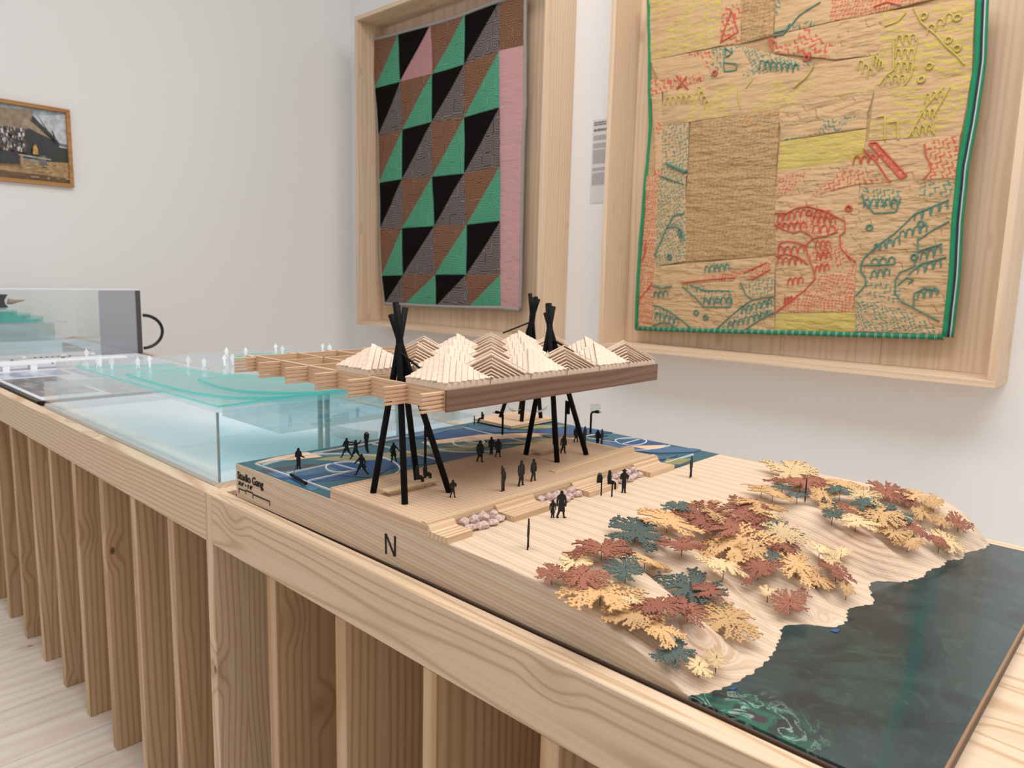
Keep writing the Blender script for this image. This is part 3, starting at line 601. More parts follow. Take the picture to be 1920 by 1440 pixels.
def shore_sharp(y): return (_shore(y-.006, SHORE)+_shore(y, SHORE)+_shore(y+.006, SHORE))/3+.0014*math.sin(y*430+4*math.sin(y*41))+.0010*math.sin(y*1010+1+3*math.sin(y*97))
def shore_soft(y):
    return sum(_shore(y+d, SHORE)*w for d, w in ((-.07, .1), (-.045, .2), (-.02, .2), (0, .2), (.02, .2), (.045, .1)))
def lerp_tab(v, tab):
    if v <= tab[0][0]: return tab[0][1]
    for a, b in zip(tab, tab[1:]):
        if v <= b[0]: return a[1]+(b[1]-a[1])*(v-a[0])/(b[0]-a[0])
    return tab[-1][1]
def slope_width(y): return lerp_tab(y, [(.6, .285), (.75, .24), (.9, .21), (1.05, .2), (1.2, .15), (1.335, .095)])
def terrain(x, y):
    w = slope_width(y); d = shore_soft(y)-x; t = max(0.0, min(1.0, d/w))
    z = LAND*(1-(1-t)**2.25)
    mid = 4*t*(1-t)
    for (yv, sl, wd, dep) in ((.735, .25, .028, .010), (.835, .35, .026, .013), (.925, .3, .016, .006), (1.015, .42, .026, .012), (1.13, .2, .02, .006), (1.245, .2, .02, .006)):
        yy = y-yv-sl*(d-.05)
        z -= 2.1*dep*math.exp(-(yy/wd)**2)*mid**.7
    for (xb, yb, r, hgt) in ((-.352, .665, .045, .005), (-.315, 1.08, .05, .008)):
        z += hgt*math.exp(-((x-xb)**2+(y-yb)**2)/r**2)*min(1, 5*t)
    z += .0007*math.sin(y*260+x*130)*mid
    return max(z, .0)
#TERRAIN_END
def land_wood(name):
    b = NB(name); co = b.coord(0); sp = b.n('ShaderNodeSeparateXYZ', {0: co}); X, Y, Z = sp.outputs
    sc = b.n('ShaderNodeCombineXYZ', {0: b.math('MULTIPLY', X, .5), 1: Y, 2: b.math('MULTIPLY', Z, 1.5)})
    nz = b.n('ShaderNodeTexNoise', {'Vector': sc, 'Scale': 5.0, 'Detail': 2.0, 'Roughness': .4}).outputs[0]
    ph = b.math('ADD', b.math('MULTIPLY', Z, 1.0), b.math('MULTIPLY', Y, .62)); ph = b.math('ADD', ph, b.math('MULTIPLY', nz, .03)); ph = b.math('ADD', ph, b.math('MULTIPLY', X, .05))
    tint = 0.0
    for (xb, yb, r, A) in ((-.345, .672, .035, .05), (-.315, 1.085, .05, .028), (-.42, .765, .012, .02), (-.285, .86, .012, .02)):
        dx = b.math('SUBTRACT', X, xb); dy = b.math('SUBTRACT', Y, yb)
        r2 = b.math('ADD', b.math('MULTIPLY', dx, dx), b.math('MULTIPLY', dy, dy))
        g = b.math('POWER', 2.718, b.math('DIVIDE', r2, -r*r))
        ph = b.math('ADD', ph, b.math('MULTIPLY', g, A)); tint = b.math('ADD', tint, g) if A > .025 else tint
    w = b.math('SINE', b.math('MULTIPLY', ph, 6.283*190)); w = b.math('POWER', b.math('MULTIPLY_ADD', w, .5, .5), 1.6)
    w2 = b.math('POWER', b.math('MULTIPLY_ADD', b.math('SINE', b.math('MULTIPLY', ph, 6.283*61)), .5, .5), 2.0)
    fine = b.n('ShaderNodeTexNoise', {'Vector': b.n('ShaderNodeCombineXYZ', {0: b.math('MULTIPLY', X, 5.0), 1: b.math('MULTIPLY', Y, 200.0), 2: b.math('MULTIPLY', Z, 260.0)}), 'Scale': 1.0, 'Detail': 2.0}).outputs[0]
    c = b.mix(b.math('MULTIPLY', w, .52), lin((222, 204, 184)), lin((200, 172, 142)))
    c = b.mix(b.math('MULTIPLY', w2, .34), c, lin((190, 150, 112)))
    c = b.mix(b.math('MULTIPLY', fine, .3), c, lin((208, 172, 134)))
    c = b.mix(b.math('MULTIPLY', tint, b.math('MULTIPLY_ADD', w2, .5, .2), clamp=True), c, lin((166, 108, 82)))
    b.set(b.b.inputs['Base Color'], c); b.b.inputs['Roughness'].default_value = .55; b.b.inputs['Specular IOR Level'].default_value = .25
    streak = b.n('ShaderNodeTexNoise', {'Vector': b.n('ShaderNodeCombineXYZ', {0: b.math('MULTIPLY', X, 14.0), 1: b.math('MULTIPLY', Y, 120.0), 2: b.math('MULTIPLY', Z, 14.0)}), 'Scale': 1.0, 'Detail': 3.0}).outputs[0]
    steep = b.smooth(Z, T+.054, T+.03)
    b.bump(b.math('ADD', b.math('MULTIPLY', w, .3), b.math('MULTIPLY', streak, b.math('MULTIPLY', steep, 3.0))), .5, .0012)
    return b.m
M['land'] = land_wood('landscape_wood')
def ply_mat(name):
    b = NB(name); sp = b.n('ShaderNodeSeparateXYZ', {0: b.coord(0)})
    w = b.math('SINE', b.math('MULTIPLY', sp.outputs[2], 6.283/.0042)); nz = b.n('ShaderNodeTexNoise', {'Vector': b.coord(0), 'Scale': 60.0}).outputs[0]
    c = b.mix(b.math('MULTIPLY_ADD', w, .5, .5), lin((128, 104, 90)), lin((62, 48, 42))); c = b.mix(b.math('MULTIPLY', nz, .4), c, lin((72, 56, 48)))
    b.set(b.b.inputs['Base Color'], c); b.b.inputs['Roughness'].default_value = .6; return b.m
M['ply'] = ply_mat('plywood_edge')
def water_mat(name):
    b = NB(name); co = b.coord(0); sp = b.n('ShaderNodeSeparateXYZ', {0: co}); X, Y = sp.outputs[0], sp.outputs[1]
    n1 = b.n('ShaderNodeTexNoise', {'Vector': co, 'Scale': 7.0, 'Detail': 5.0, 'Distortion': 1.6}).outputs[0]
    n2 = b.n('ShaderNodeTexNoise', {'Vector': co, 'Scale': 22.0, 'Detail': 5.0, 'Distortion': 2.8}).outputs[0]
    n3 = b.n('ShaderNodeTexNoise', {'Vector': co, 'Scale': 160.0, 'Detail': 3.0}).outputs[0]
    c = b.mix(b.smooth(n1, .35, .65), lin((30, 46, 53)), lin((46, 68, 73)))
    c = b.mix(b.math('MULTIPLY', b.smooth(n2, .5, .72), .5), c, lin((58, 82, 80)))
    c = b.mix(b.math('MULTIPLY', b.smooth(n1, .55, .75), .4), c, lin((44, 54, 44)))
    # copper-green swirls poured along the near edge, left of the middle
    dx = b.math('DIVIDE', b.math('SUBTRACT', X, -.262), .085); dy = b.math('DIVIDE', b.math('SUBTRACT', Y, .60), .07)
    mask = b.math('SUBTRACT', 1.0, b.smooth(b.math('SQRT', b.math('ADD', b.math('MULTIPLY', dx, dx), b.math('MULTIPLY', dy, dy))), .35, 1.1))
    sw = b.n('ShaderNodeTexNoise', {'Vector': co, 'Scale': 26.0, 'Detail': 4.0, 'Distortion': 2.0}).outputs[0]
    sw2 = b.n('ShaderNodeTexNoise', {'Vector': co, 'Scale': 15.0, 'Detail': 3.0, 'Distortion': 4.0}).outputs[0]
    ring_ = b.math('SUBTRACT', 1.0, b.smooth(b.math('ABSOLUTE', b.math('SUBTRACT', sw, .55)), .0, .035))
    c = b.mix(b.math('MULTIPLY', mask, b.smooth(sw2, .42, .6)), c, lin((22, 98, 82)))
    c = b.mix(b.math('MULTIPLY', mask, b.smooth(sw2, .6, .75)), c, lin((58, 46, 66)))
    c = b.mix(b.math('MULTIPLY', b.math('MULTIPLY', mask, ring_), .75), c, lin((150, 186, 172)))
    # a dark green vein running across the pour
    vx = b.math('SUBTRACT', b.math('SUBTRACT', X, b.math('MULTIPLY', Y, -.1547)), b.math('MULTIPLY_ADD', b.n('ShaderNodeTexNoise', {'Vector': co, 'Scale': 9.0}).outputs[0], .024, -.0667))
    vein = b.math('SUBTRACT', 1.0, b.smooth(b.math('ABSOLUTE', vx), .0, .010))
    c = b.mix(b.math('MULTIPLY', vein, .5), c, lin((8, 70, 72)))
    c = b.mix(b.math('MULTIPLY', b.smooth(n3, .64, .8), .15), c, lin((120, 140, 140)))
    b.set(b.b.inputs['Base Color'], c); b.b.inputs['Roughness'].default_value = .13; b.b.inputs['Specular IOR Level'].default_value = .45
    b.bump(n2, .03, .002)
    return b.m
M['water'] = water_mat('poured_resin')

pk = thing('park_model', 'large wooden park model with a carved bank, blue sports court and dark resin water', 'model')
PX0, PX1, PY0, PY1 = -1.24, -.1105, .603, 1.336
MB().box(PX0, PX1, PY0, PY1, T-.0119, T-.0005).build('plywood_base', M['ply'], pk)
MB().box(-.40, PX1-.002, PY0+.0021, PY1-.0005, T-.0005, T+.0025).build('resin_water', M['water'], pk)
MB().box(PX1-.002, PX1, PY0, PY1, T-.0005, T+.0032).build('edge_strip', plain('edge_strip_wood', (150, 116, 84), .5), pk)
# carved land ------------------------------------------------------------
XL = -1.222
mb = MB(); NY, NXS, = 150, 64
ys = [YB0+(YB1-YB0)*j/NY for j in range(NY+1)]
xflat = -.70
vs = []
for j, y in enumerate(ys):
    ssh, sso = shore_sharp(y), shore_soft(y)
    for i in range(NXS+1):
        s = (i/NXS)**1.25; soft = sso+(xflat-sso)*s; k = max(0, 1-s/.28); x = soft+(ssh-sso)*k*k
        z = terrain(soft, y) if i else 0.0
        gro = .0018*math.sin(y*420+2.0*math.sin(y*37)+s*9)*max(0, 1-abs(s-.16)/.2)
        vs.append((x, y, T+.0034+max(z-.0034, 0)+max(0, gro) if i else T+.0022))
fs = []
n1 = NXS+1
for j in range(NY):
    for i in range(NXS): fs.append((j*n1+i, j*n1+i+1, (j+1)*n1+i+1, (j+1)*n1+i)[::-1])
base = len(vs)
for j in (0, NY):                      # skirts on the two long sides
    row = [j*n1+i for i in range(n1)]; bot = []
    for r in row: bot.append(len(vs)); vs.append((vs[r][0], vs[r][1], T-.0004))
    for a, b_, c, d in zip(row, row[1:], bot[1:], bot): fs.append((d, c, b_, a) if j else (a, b_, c, d))
mb.add(vs, fs)
# flat part under court and deck: front edge follows the slightly skewed block
FLAT = [(-1.222, .5905), (xflat, .605), (xflat, YB1), (-1.222, 1.19), (-1.235, 1.19)]
FLAT = [(-1.2225, .5962), (xflat, .605), (xflat, YB1), (-1.2225, YB1)]
mb.prism(FLAT, T-.0004, T+LAND)
mb.build('carved_land', M['land'], pk, smooth=False)
lo = [o for o in COL.objects if o.name == 'carved_land'][0]
lo.data.polygons.foreach_set('use_smooth', [len(p.vertices) == 4 and abs(p.normal.y) < .97 and p.area < .001 for p in lo.data.polygons])
# knots in the land surface
for (kx, ky, r, col) in [(-0.4572,0.7542,0.0079,'a'),(-0.3222,0.9146,0.0102,'b')] and [(q[0], q[1], q[2], q[3]) for q in [(-0.4572,0.7542,0.0079,'a'),(-0.3222,0.9146,0.0102,'b')]]:
    kb = MB(); z0 = terrain(kx, ky)+T+.0025
    P = [(kx+r*1.0*math.cos(a), ky+r*.62*math.sin(a)) for a in [i*math.pi/8 for i in range(16)]]
    top = [(px, py, T+.0025+max(terrain(px, py)-.0025, 0)+.0006) for px, py in P]; low = [(a, b_, c-.004) for a, b_, c in top]
    kb.add(top+low+[(kx, ky, z0+.0012)], [(i, (i+1) % 16, 32) for i in range(16)]+[(16+i, 16+(i+1) % 16, (i+1) % 16, i) for i in range(16)])
    kb.build('knot', plain('knot_'+col, (128, 88, 70) if col == 'a' else (58, 44, 36), .6), pk, smooth=True)

# sports court: painted colour fields and white lines, each laid on the land
ct = MB().prism([(-1.2205, .5975), (-.9345, .6022), (-.9345, .66), (-.72, .66), (-.72, 1.1605), (-.671, 1.1605), (-.671, 1.3345), (-1.2205, 1.3345)], T+LAND-.0003, T+LAND+.0004).build('court', None or plain('court_teal', (42, 92, 104), .45), pk)
CC = {'teal': (44, 96, 106), 'blue': (16, 74, 120), 'mid': (64, 102, 136), 'slate': (62, 64, 70), 'olive': (140, 136, 98), 'peach': (222, 184, 148), 'sky': (52, 110, 140), 'navy': (26, 66, 102)}
CM = {k: plain('court_'+k, v, .45) for k, v in CC.items() if k != 'teal'}; CM['teal'] = ct.data.materials[0]
def clip_poly(poly, rect):
    def cl(p, f, g):
        out = []
        for a, b_ in zip(p, p[1:]+p[:1]):
            ia, ib = f(a), f(b_)
            if ia: out.append(a)
            if ia != ib: out.append(g(a, b_))
        return out
    x0, x1, y0, y1 = rect
    def gx(x): return lambda a, b_: (x, a[1]+(b_[1]-a[1])*(x-a[0])/(b_[0]-a[0]))
    def gy(y): return lambda a, b_: (a[0]+(b_[0]-a[0])*(y-a[1])/(b_[1]-a[1]), y)
    for f, g in ((lambda p: p[0] >= x0, gx(x0)), (lambda p: p[0] <= x1, gx(x1)), (lambda p: p[1] >= y0, gy(y0)), (lambda p: p[1] <= y1, gy(y1))):
        if poly: poly = cl(poly, f, g)
    return poly
lev = [0]
RC = (-1.2204, -.6712, .6022, 1.3344)
def field(name, col, pts):
    lev[0] += 1; z = T+LAND+.0004+.00009*lev[0]
    b = MB()
    for rc in ((RC[0], -.7202, RC[2], 1.1605), (RC[0], RC[1], 1.1605, RC[3])):
        q_ = clip_poly(list(pts), rc)
        if len(q_) > 2: b.prism(q_, z-.0002-.00009*lev[0], z)
    if b.f: b.build(name, CM[col], ct)
for col, p in (('slate', [(-1.1564,0.5863),(-1.1158,0.5861),(-1.1101,0.6545),(-1.0741,0.7171),(-1.0991,0.7339),(-1.142,0.6735)]), ('mid', [(-1.1279,0.5926),(-1.0826,0.5891),(-1.0651,0.6895),(-1.0523,0.7699),(-1.0327,0.8271),(-1.0837,0.7929),(-1.1016,0.6915)]), ('blue', [(-1.0924,0.5926),(-1.0455,0.593),(-1.0079,0.6728),(-1.0161,0.7663),(-1.0457,0.8006),(-1.0472,0.6991)]),
               ('sky', [(-1.0684,0.5907),(-0.9775,0.5894),(-0.9912,0.6217),(-1.0626,0.6115)]), ('blue', [(-1.1272,0.7077),(-1.1153,0.7448),(-1.0611,0.8309),(-1.0266,0.8222),(-1.0069,0.7767),(-1.059,0.707)]), ('olive', [(-1.1501,0.711),(-1.0961,0.7547),(-1.0578,0.8471),(-1.0234,0.9513),(-1.0154,1.0015),(-1.0354,1.0211),(-1.0843,0.9217),(-1.1169,0.8173),(-1.1515,0.7458)]),
               ('peach', [(-1.2023,0.622),(-1.1782,0.6788),(-1.1611,0.7348),(-1.2128,0.7327),(-1.2151,0.6729)]), ('slate', [(-1.1784,0.7401),(-1.1858,0.8677),(-1.1709,0.9375),(-1.1867,0.9502),(-1.2203,0.8796),(-1.2057,0.7811)]), ('blue', [(-1.0548,0.8259),(-1.0437,0.9278),(-0.9818,1.0128),(-0.9735,1.05),(-0.9819,0.8732),(-1.0059,0.8056)]), ('navy', [(-1.0272,0.6857),(-1.0169,0.744),(-1.0213,0.7938),(-0.981,0.7177)]),
               ('mid', [(-1.2053,0.882),(-1.2154,0.9731),(-1.2044,1.1183),(-1.1976,1.1454),(-1.1738,0.9975)]), ('blue', [(-1.1684,0.9638),(-1.187,1.1023),(-1.0816,1.1312),(-1.0851,1.0696),(-1.1285,1.0028)]), ('peach', [(-1.1344,0.9499),(-1.1078,1.0918),(-1.0395,1.2067),(-0.9936,1.2437),(-1.018,1.1646),(-1.0776,1.0314),(-1.109,0.9426)]), ('mid', [(-1.1956,1.1102),(-1.1007,1.1341),(-1.0472,1.1976),(-1.1014,1.1862),(-1.1732,1.1557)]),
               ('olive', [(-1.0775,0.9577),(-1.0561,1.0413),(-1.0061,1.0847),(-1.022,1.008)]), ('blue', [(-1.0704,1.0553),(-1.0115,1.1401),(-0.9797,1.1382),(-1.0242,1.0561)]), ('olive', [(-1.1014,1.1862),(-1.0942,1.2694),(-1.0417,1.3227),(-1.0543,1.2606)]), ('blue', [(-1.0625,1.1793),(-1.0541,1.2794),(-1.0021,1.3321),(-0.9302,1.3361),(-0.9866,1.235)]), ('slate', [(-1.0248,1.1899),(-0.9626,1.2804),(-0.9181,1.299),(-0.9742,1.1838)]), ('olive', [(-1.0209,1.0526),(-0.9966,1.1576),(-0.9508,1.2274),(-0.9417,1.1448)]),
               ('mid', [(-0.9397,1.1773),(-0.8774,1.2425),(-0.7707,1.2995),(-0.7114,1.3465),(-0.7118,1.3039),(-0.7573,1.2378),(-0.8157,1.2117),(-0.8787,1.1887)]), ('blue', [(-0.9065,1.2634),(-0.847,1.317),(-0.7767,1.322),(-0.7838,1.2698),(-0.8479,1.2391)]), ('peach', [(-0.8276,1.248),(-0.7812,1.3168),(-0.7728,1.2826),(-0.7833,1.2492)]), ('mid', [(-0.7614,1.1869),(-0.717,1.2509),(-0.7173,1.212),(-0.7357,1.166)]), ('olive', [(-0.7173,1.212),(-0.6825,1.2518),(-0.6763,1.1915),(-0.6977,1.1613)]), ('blue', [(-0.6893,1.1477),(-0.6682,1.2067),(-0.6666,1.1507),(-0.6748,1.0978)])):
    field('paint_field', col, p)
WL = plain('court_white', (226, 230, 232), .5)
def arc(c, r, a0, a1, n=24): return [(c[0]+r*math.cos(math.radians(a0+(a1-a0)*i/n)), c[1]+r*math.sin(math.radians(a0+(a1-a0)*i/n))) for i in range(n+1)]
def court_line(pts, w=.0022, closed=False):
    z = T+LAND+.0033; b = MB(); L, R_ = [], []
    for i, p in enumerate(pts):
        a = Vector(pts[max(i-1, 0)]); c = Vector(pts[min(i+1, len(pts)-1)])
        if closed and i in (0, len(pts)-1): a, c = Vector(pts[-2]), Vector(pts[1])
        t = (c-a).normalized(); nn = Vector((-t.y, t.x)); L.append(Vector(p)+nn*w/2); R_.append(Vector(p)-nn*w/2)
    n = len(pts); vs = [(q.x, q.y, z) for q in L+R_]+[(q.x, q.y, z-.0031) for q in L+R_]
    fs = []
    for i in range(n-1): fs += [(n+i, n+i+1, i+1, i), (i, i+1, 2*n+i+1, 2*n+i), (n+i+1, n+i, 3*n+i, 3*n+i+1)]
    b.add(vs, fs); b.build('court_line', WL, ct)
q = [(-1.1888,0.616),(-0.9652,0.6245),(-1.1886,1.1152),(-1.092,1.1152),(-1.1742,0.6214),(-1.1901,0.6912),(-1.1028,0.7197),(-1.0391,0.7253),(-1.0968,0.6234),(-1.0335,0.6255),(-1.0717,0.7211),(-1.191,0.865),(-1.0062,0.8775),(-1.0658,1.0186),(-0.8468,1.2822),(-0.8957,1.2485),(-0.8656,1.2526)]
court_line([(-0.9652,0.6245),(-1.1888,0.616),(-1.191,0.865),(-1.1886,1.1152),(-1.0882,1.1113),(-0.9723,1.1129)]); court_line(curve([(-1.1742,0.6214),(-1.1901,0.6912),(-1.1841,0.7231),(-1.1635,0.7595),(-1.1308,0.7907),(-1.0914,0.8107),(-1.0415,0.807),(-0.9984,0.7877),(-0.9769,0.7639),(-0.9705,0.7453)], 4))
court_line([(-1.0968,0.6234),(-1.1028,0.7197),(-1.0391,0.7253),(-1.0335,0.6255)]); court_line(curve([(-1.1028,0.7197),(-1.0975,0.703),(-1.0795,0.6903),(-1.0585,0.6874),(-1.0419,0.701),(-1.0391,0.7253),(-1.046,0.7447),(-1.0656,0.7564),(-1.0906,0.751),(-1.0999,0.7345),(-1.1028,0.7197)], 4), closed=True)
court_line([(-1.191,0.865),(-1.1058,0.8723),(-1.0062,0.8775)]); court_line(curve([(-1.0871,0.9937),(-1.0652,0.9825),(-1.0444,0.9851),(-1.0319,0.9996),(-1.0349,1.025),(-1.0486,1.0463),(-1.0723,1.0571),(-1.0951,1.0541),(-1.1007,1.0316),(-1.0959,1.0062),(-1.0871,0.9937)], 4), closed=True); court_line([(-1.107,1.0163),(-1.0369,1.0301)])
court_line(curve([(-1.16,0.9857),(-1.1217,0.9533),(-1.0755,0.9348),(-1.0383,0.9368),(-1.0081,0.9582),(-0.9769,1.0077)], 4)); court_line([(-1.1897,0.9668),(-1.1886,1.1152)][::-1])
court_line([(-0.9488,1.21),(-0.9437,1.2652),(-0.9428,1.309)]); court_line([(-0.9343,1.2433),(-0.8656,1.2526)]); court_line(curve([(-0.8784,1.2688),(-0.8552,1.2494),(-0.8348,1.2507),(-0.8207,1.267),(-0.8216,1.2963),(-0.8308,1.3166),(-0.8494,1.3267),(-0.867,1.3223),(-0.8778,1.3015),(-0.8815,1.281),(-0.8784,1.2688)], 4), closed=True)
court_line([(-0.8471,1.2513),(-0.8495,1.3186)]); court_line(curve([(-0.8385,1.1885),(-0.8138,1.2031),(-0.7937,1.2263),(-0.7809,1.2552),(-0.7741,1.2845),(-0.7754,1.3198)], 4)); court_line([(-0.7018,1.1825),(-0.7013,1.285)])

# engraved writing on the block's front face
ink = plain('engraved_ink', (24, 20, 18), .8)
def writing(name, text, x, z, size, sx=1.0, off=0.0, rot=0.0):
    cu = bpy.data.curves.new(name, 'FONT'); cu.body = text; cu.size = size; cu.extrude = .0004; cu.offset = off
    to = bpy.data.objects.new(name, cu); COL.objects.link(to)
    me = bpy.data.meshes.new_from_object(to.evaluated_get(bpy.context.evaluated_depsgraph_get())); bpy.data.objects.remove(to); bpy.data.curves.remove(cu)
    me.materials.clear(); me.materials.append(ink)
    yy = .5962+(x-XL)*(.605-.5962)/(xflat-XL)
    o = link(name, me, pk); o.matrix_world = Matrix.Translation((x, yy-.0006, T+z)) @ Matrix.Rotation(math.atan((.605-.5962)/(xflat-XL)), 4, 'Z') @ Matrix.Rotation(math.pi/2, 4, 'X') @ Matrix.Diagonal((sx, 1, 1, 1))
    return o
writing('lettering', 'Studio Gang', -1.2165, .0345, .0195, .92, .00035)
writing('scale_text', '3/16" = 1\'-0"', -1.2150, .0235, .0098, 1.0, .00015)
sb = MB()
def fy(x): return .5962+(x-XL)*(.605-.5962)/(xflat-XL)-.0008
def bar(x0, x1, z0, z1): sb.add([(x0, fy(x0), T+z0), (x1, fy(x1), T+z0), (x1, fy(x1), T+z1), (x0, fy(x0), T+z1), (x0, fy(x0)+.0008, T+z0), (x1, fy(x1)+.0008, T+z0), (x1, fy(x1)+.0008, T+z1), (x0, fy(x0)+.0008, T+z1)], [(0, 1, 2, 3), (1, 5, 6, 2), (4, 0, 3, 7), (3, 2, 6, 7), (4, 5, 1, 0)])
bar(-1.213, -1.1885, .0155, .0175); bar(-1.1885, -1.164, .0175, .0195); bar(-1.164, -1.108, .0155, .0175)
for xx, h in ((-1.213, .009), (-1.1885, .0065), (-1.164, .0085), (-1.108, .009)): bar(xx-.0005, xx+.0005, .0175-h, .0175)
tag(sb.build('scale_bar', ink, pk), kind='stuff')
NP = [(-0.7961,0.0412),(-0.7949,0.0123),(-0.7751,0.043),(-0.775,0.0141)]
nb = MB()
def nst(a, b_, w=.0028):
    a = Vector((a[0], 0, a[1])); b_ = Vector((b_[0], 0, b_[1])); d = (b_-a).normalized(); nn = Vector((-d.z, 0, d.x))*w/2
    vs = [];
    for yy in (fy((NP[0][0]+NP[3][0])/2)-.0004, .6052):
        for p in (a+nn, a-nn, b_-nn, b_+nn): vs.append((p.x, yy, T+p.z))
    nb.add(vs, [(0, 1, 2, 3), (7, 6, 5, 4), (0, 4, 5, 1), (1, 5, 6, 2), (2, 6, 7, 3), (3, 7, 4, 0)])
nst(NP[0], NP[1]); nst(NP[2], NP[3]); nst((NP[0][0]+.001, NP[0][1]), (NP[3][0]-.001, NP[3][1]))
nb.build('letter_n', ink, pk)

# deck, benches, steps -----------------------------------------------------
DZ = .077
DX0, DX1, DY0, DY1 = -.934, -.7085, .6035, 1.165
dk = MB().box(DX0, DX1, DY0, DY1, T+LAND+.0002, T+DZ-.0072).build('deck_base', M['deckX'], pk)
nb_ = 0; yb = DY0; wb = .0088; bmesh_ = None
boards = MB()
NBD = 64
wb = (DY1-DY0)/NBD
for i in range(NBD):
    boards_ = None
    if bmesh_ is None:
        o = MB().box(DX0, DX1, .00025, wb-.00025, T+DZ-.007, T+DZ, c=.0003).build('deck_board', M['deckX'], dk); bmesh_ = o.data
    else: o = link('deck_board', bmesh_, dk)
    o.location.y = DY0+i*wb
MB().box(DX0, DX0+.0045, DY0-.0003, DY1, T+DZ+.0001, T+DZ+.0009).build('deck_edge_strip', M['stepY'], pk)
MB().box(DX1+.0001, DX1+.0007, DY0, DY1, T+LAND+.0002, T+DZ).build('deck_fascia', M['stepY'], pk)
for i, (xx, hh) in enumerate(((-.7195, .0016), (-.7145, .0009))):
    MB().box(xx, xx+(.0048), DY0+.0005, DY1-.0005, T+DZ+.0001, T+DZ+hh+.0006, c=.0003).build('deck_lip', M['stepY'], pk)
def extrude_y(mb_, prof, y0, y1):
    n = len(prof); vs = [(x, y0, T+z) for x, z in prof]+[(x, y1, T+z) for x, z in prof]
    mb_.add(vs, [list(range(n)), list(range(n, 2*n))[::-1]]+[(i+n, (i+1) % n+n, (i+1) % n, i) for i in range(n)])
PROF = [(-.7076, LAND+.0002), (-.6688, LAND+.0002), (-.6688, .0688), (-.6988, .0688), (-.7005, .0695), (-.7020, .0712), (-.7032, .0738), (-.7045, .0757), (-.7076, .0762)]
for (a, b_) in ((.6035, .649), (.729, .810), (.904, .982), (1.079, 1.159)):
    st = MB(); extrude_y(st, PROF, a, b_); st.build('step_seat', M['stepY'], pk)
    for xx in (-.692, -.683, -.675): MB().box(xx, xx+.0006, a+.0005, b_-.0005, T+.0687, T+.0689).build('step_groove', M['walnut'], pk)
wd = MB(); ya, yb2 = .929, 1.160
wd.add([(-.776, ya, T+DZ), (-.760, ya, T+DZ), (-.758, yb2, T+DZ), (-.776, yb2, T+DZ), (-.774, ya, T+DZ+.002), (-.762, ya, T+DZ+.002), (-.758, yb2, T+DZ+.0095), (-.774, yb2, T+DZ+.0095)], [(4, 5, 6, 7), (0, 1, 5, 4), (1, 2, 6, 5), (2, 3, 7, 6), (3, 0, 4, 7)])
wd.build('ramp_bench', M['stepY'], pk)
for (cx, y0b, y1b) in ((-.8485, .640, .736), (-.866, .998, 1.075)):
    MB().box(cx-.011, cx+.011, y0b, y1b, T+DZ+.0052, T+DZ+.0082, c=.0004).build('bench', M['stepY'], pk)
    MB().box(cx-.006, cx+.006, y0b+.008, y1b-.008, T+DZ+.0001, T+DZ+.0052).build('bench_plinth', M['deckX'], pk)
P2Z = .0705
MB().box(-1.222, -1.098, 1.181, 1.334, T+LAND+.0034, T+P2Z-.0045, c=.0003).build('far_deck', M['stepY'], pk)
MB().box(-1.221, -1.099, 1.182, 1.333, T+P2Z-.0043, T+P2Z, c=.0004).build('far_deck_top', M['deckX'], pk)

# ------------------------------------------------------------------ pavilion roof
RX1, RY0, CELL, RZ = -.737, .6625, .0885, .245
BH = .029
rf = thing('pavilion_roof', 'timber lattice canopy of plank pyramids with a dark end board, held on black poles', 'roof')
NI = NJ = 6
BT = .005
def laminated(name, along, pos, a0, a1, tails, mat):
    """solid beam whose ends break up into five separate slats"""
    b = MB(); z0, z1 = T+RZ-BH, T+RZ
    if along == 'Y': b.box(pos-BT/2, pos+BT/2, a0, a1, z0, z1)
    else: b.box(a0, a1, pos-BT/2, pos+BT/2, z0, z1)
    o = b.build(name, mat, rf)
    for (s, e) in tails:
        for k in range(5):
            zz = z0+BH*(k+.12)/5; h = BH/5*.62; c = MB()
            if along == 'Y': c.box(pos-BT*.62, pos+BT*.62, s, e, zz, zz+h, c=.0003)
            else: c.box(s, e, pos-BT*.62, pos+BT*.62, zz, zz+h, c=.0003)
            c.build('beam_slat', mat, o)
RX0 = RX1-NI*CELL; RY1 = RY0+NJ*CELL
for j in range(NJ+1):
    y = RY0+j*CELL+(BT/2 if j == 0 else 0)-(BT/2 if j == NJ else 0)
    laminated('long_beam', 'X', y, RX0-.006, RX1-.0042, [(RX0-.036, RX0-.006)], M['beamX'])
for i in range(NI+1):
    x = RX1-i*CELL-(.009 if i == 0 else 0)
    laminated('cross_beam', 'Y', x, RY0+BT*.8, RY1-BT*.8, [(RY0-.040, RY0+BT*.1)], M['beamY'])
MB().box(RX1-.004, RX1, RY0-.001, RY1+.001, T+RZ-BH-.001, T+RZ+.0006, c=.0004).build('end_board', M['walnut'], rf)
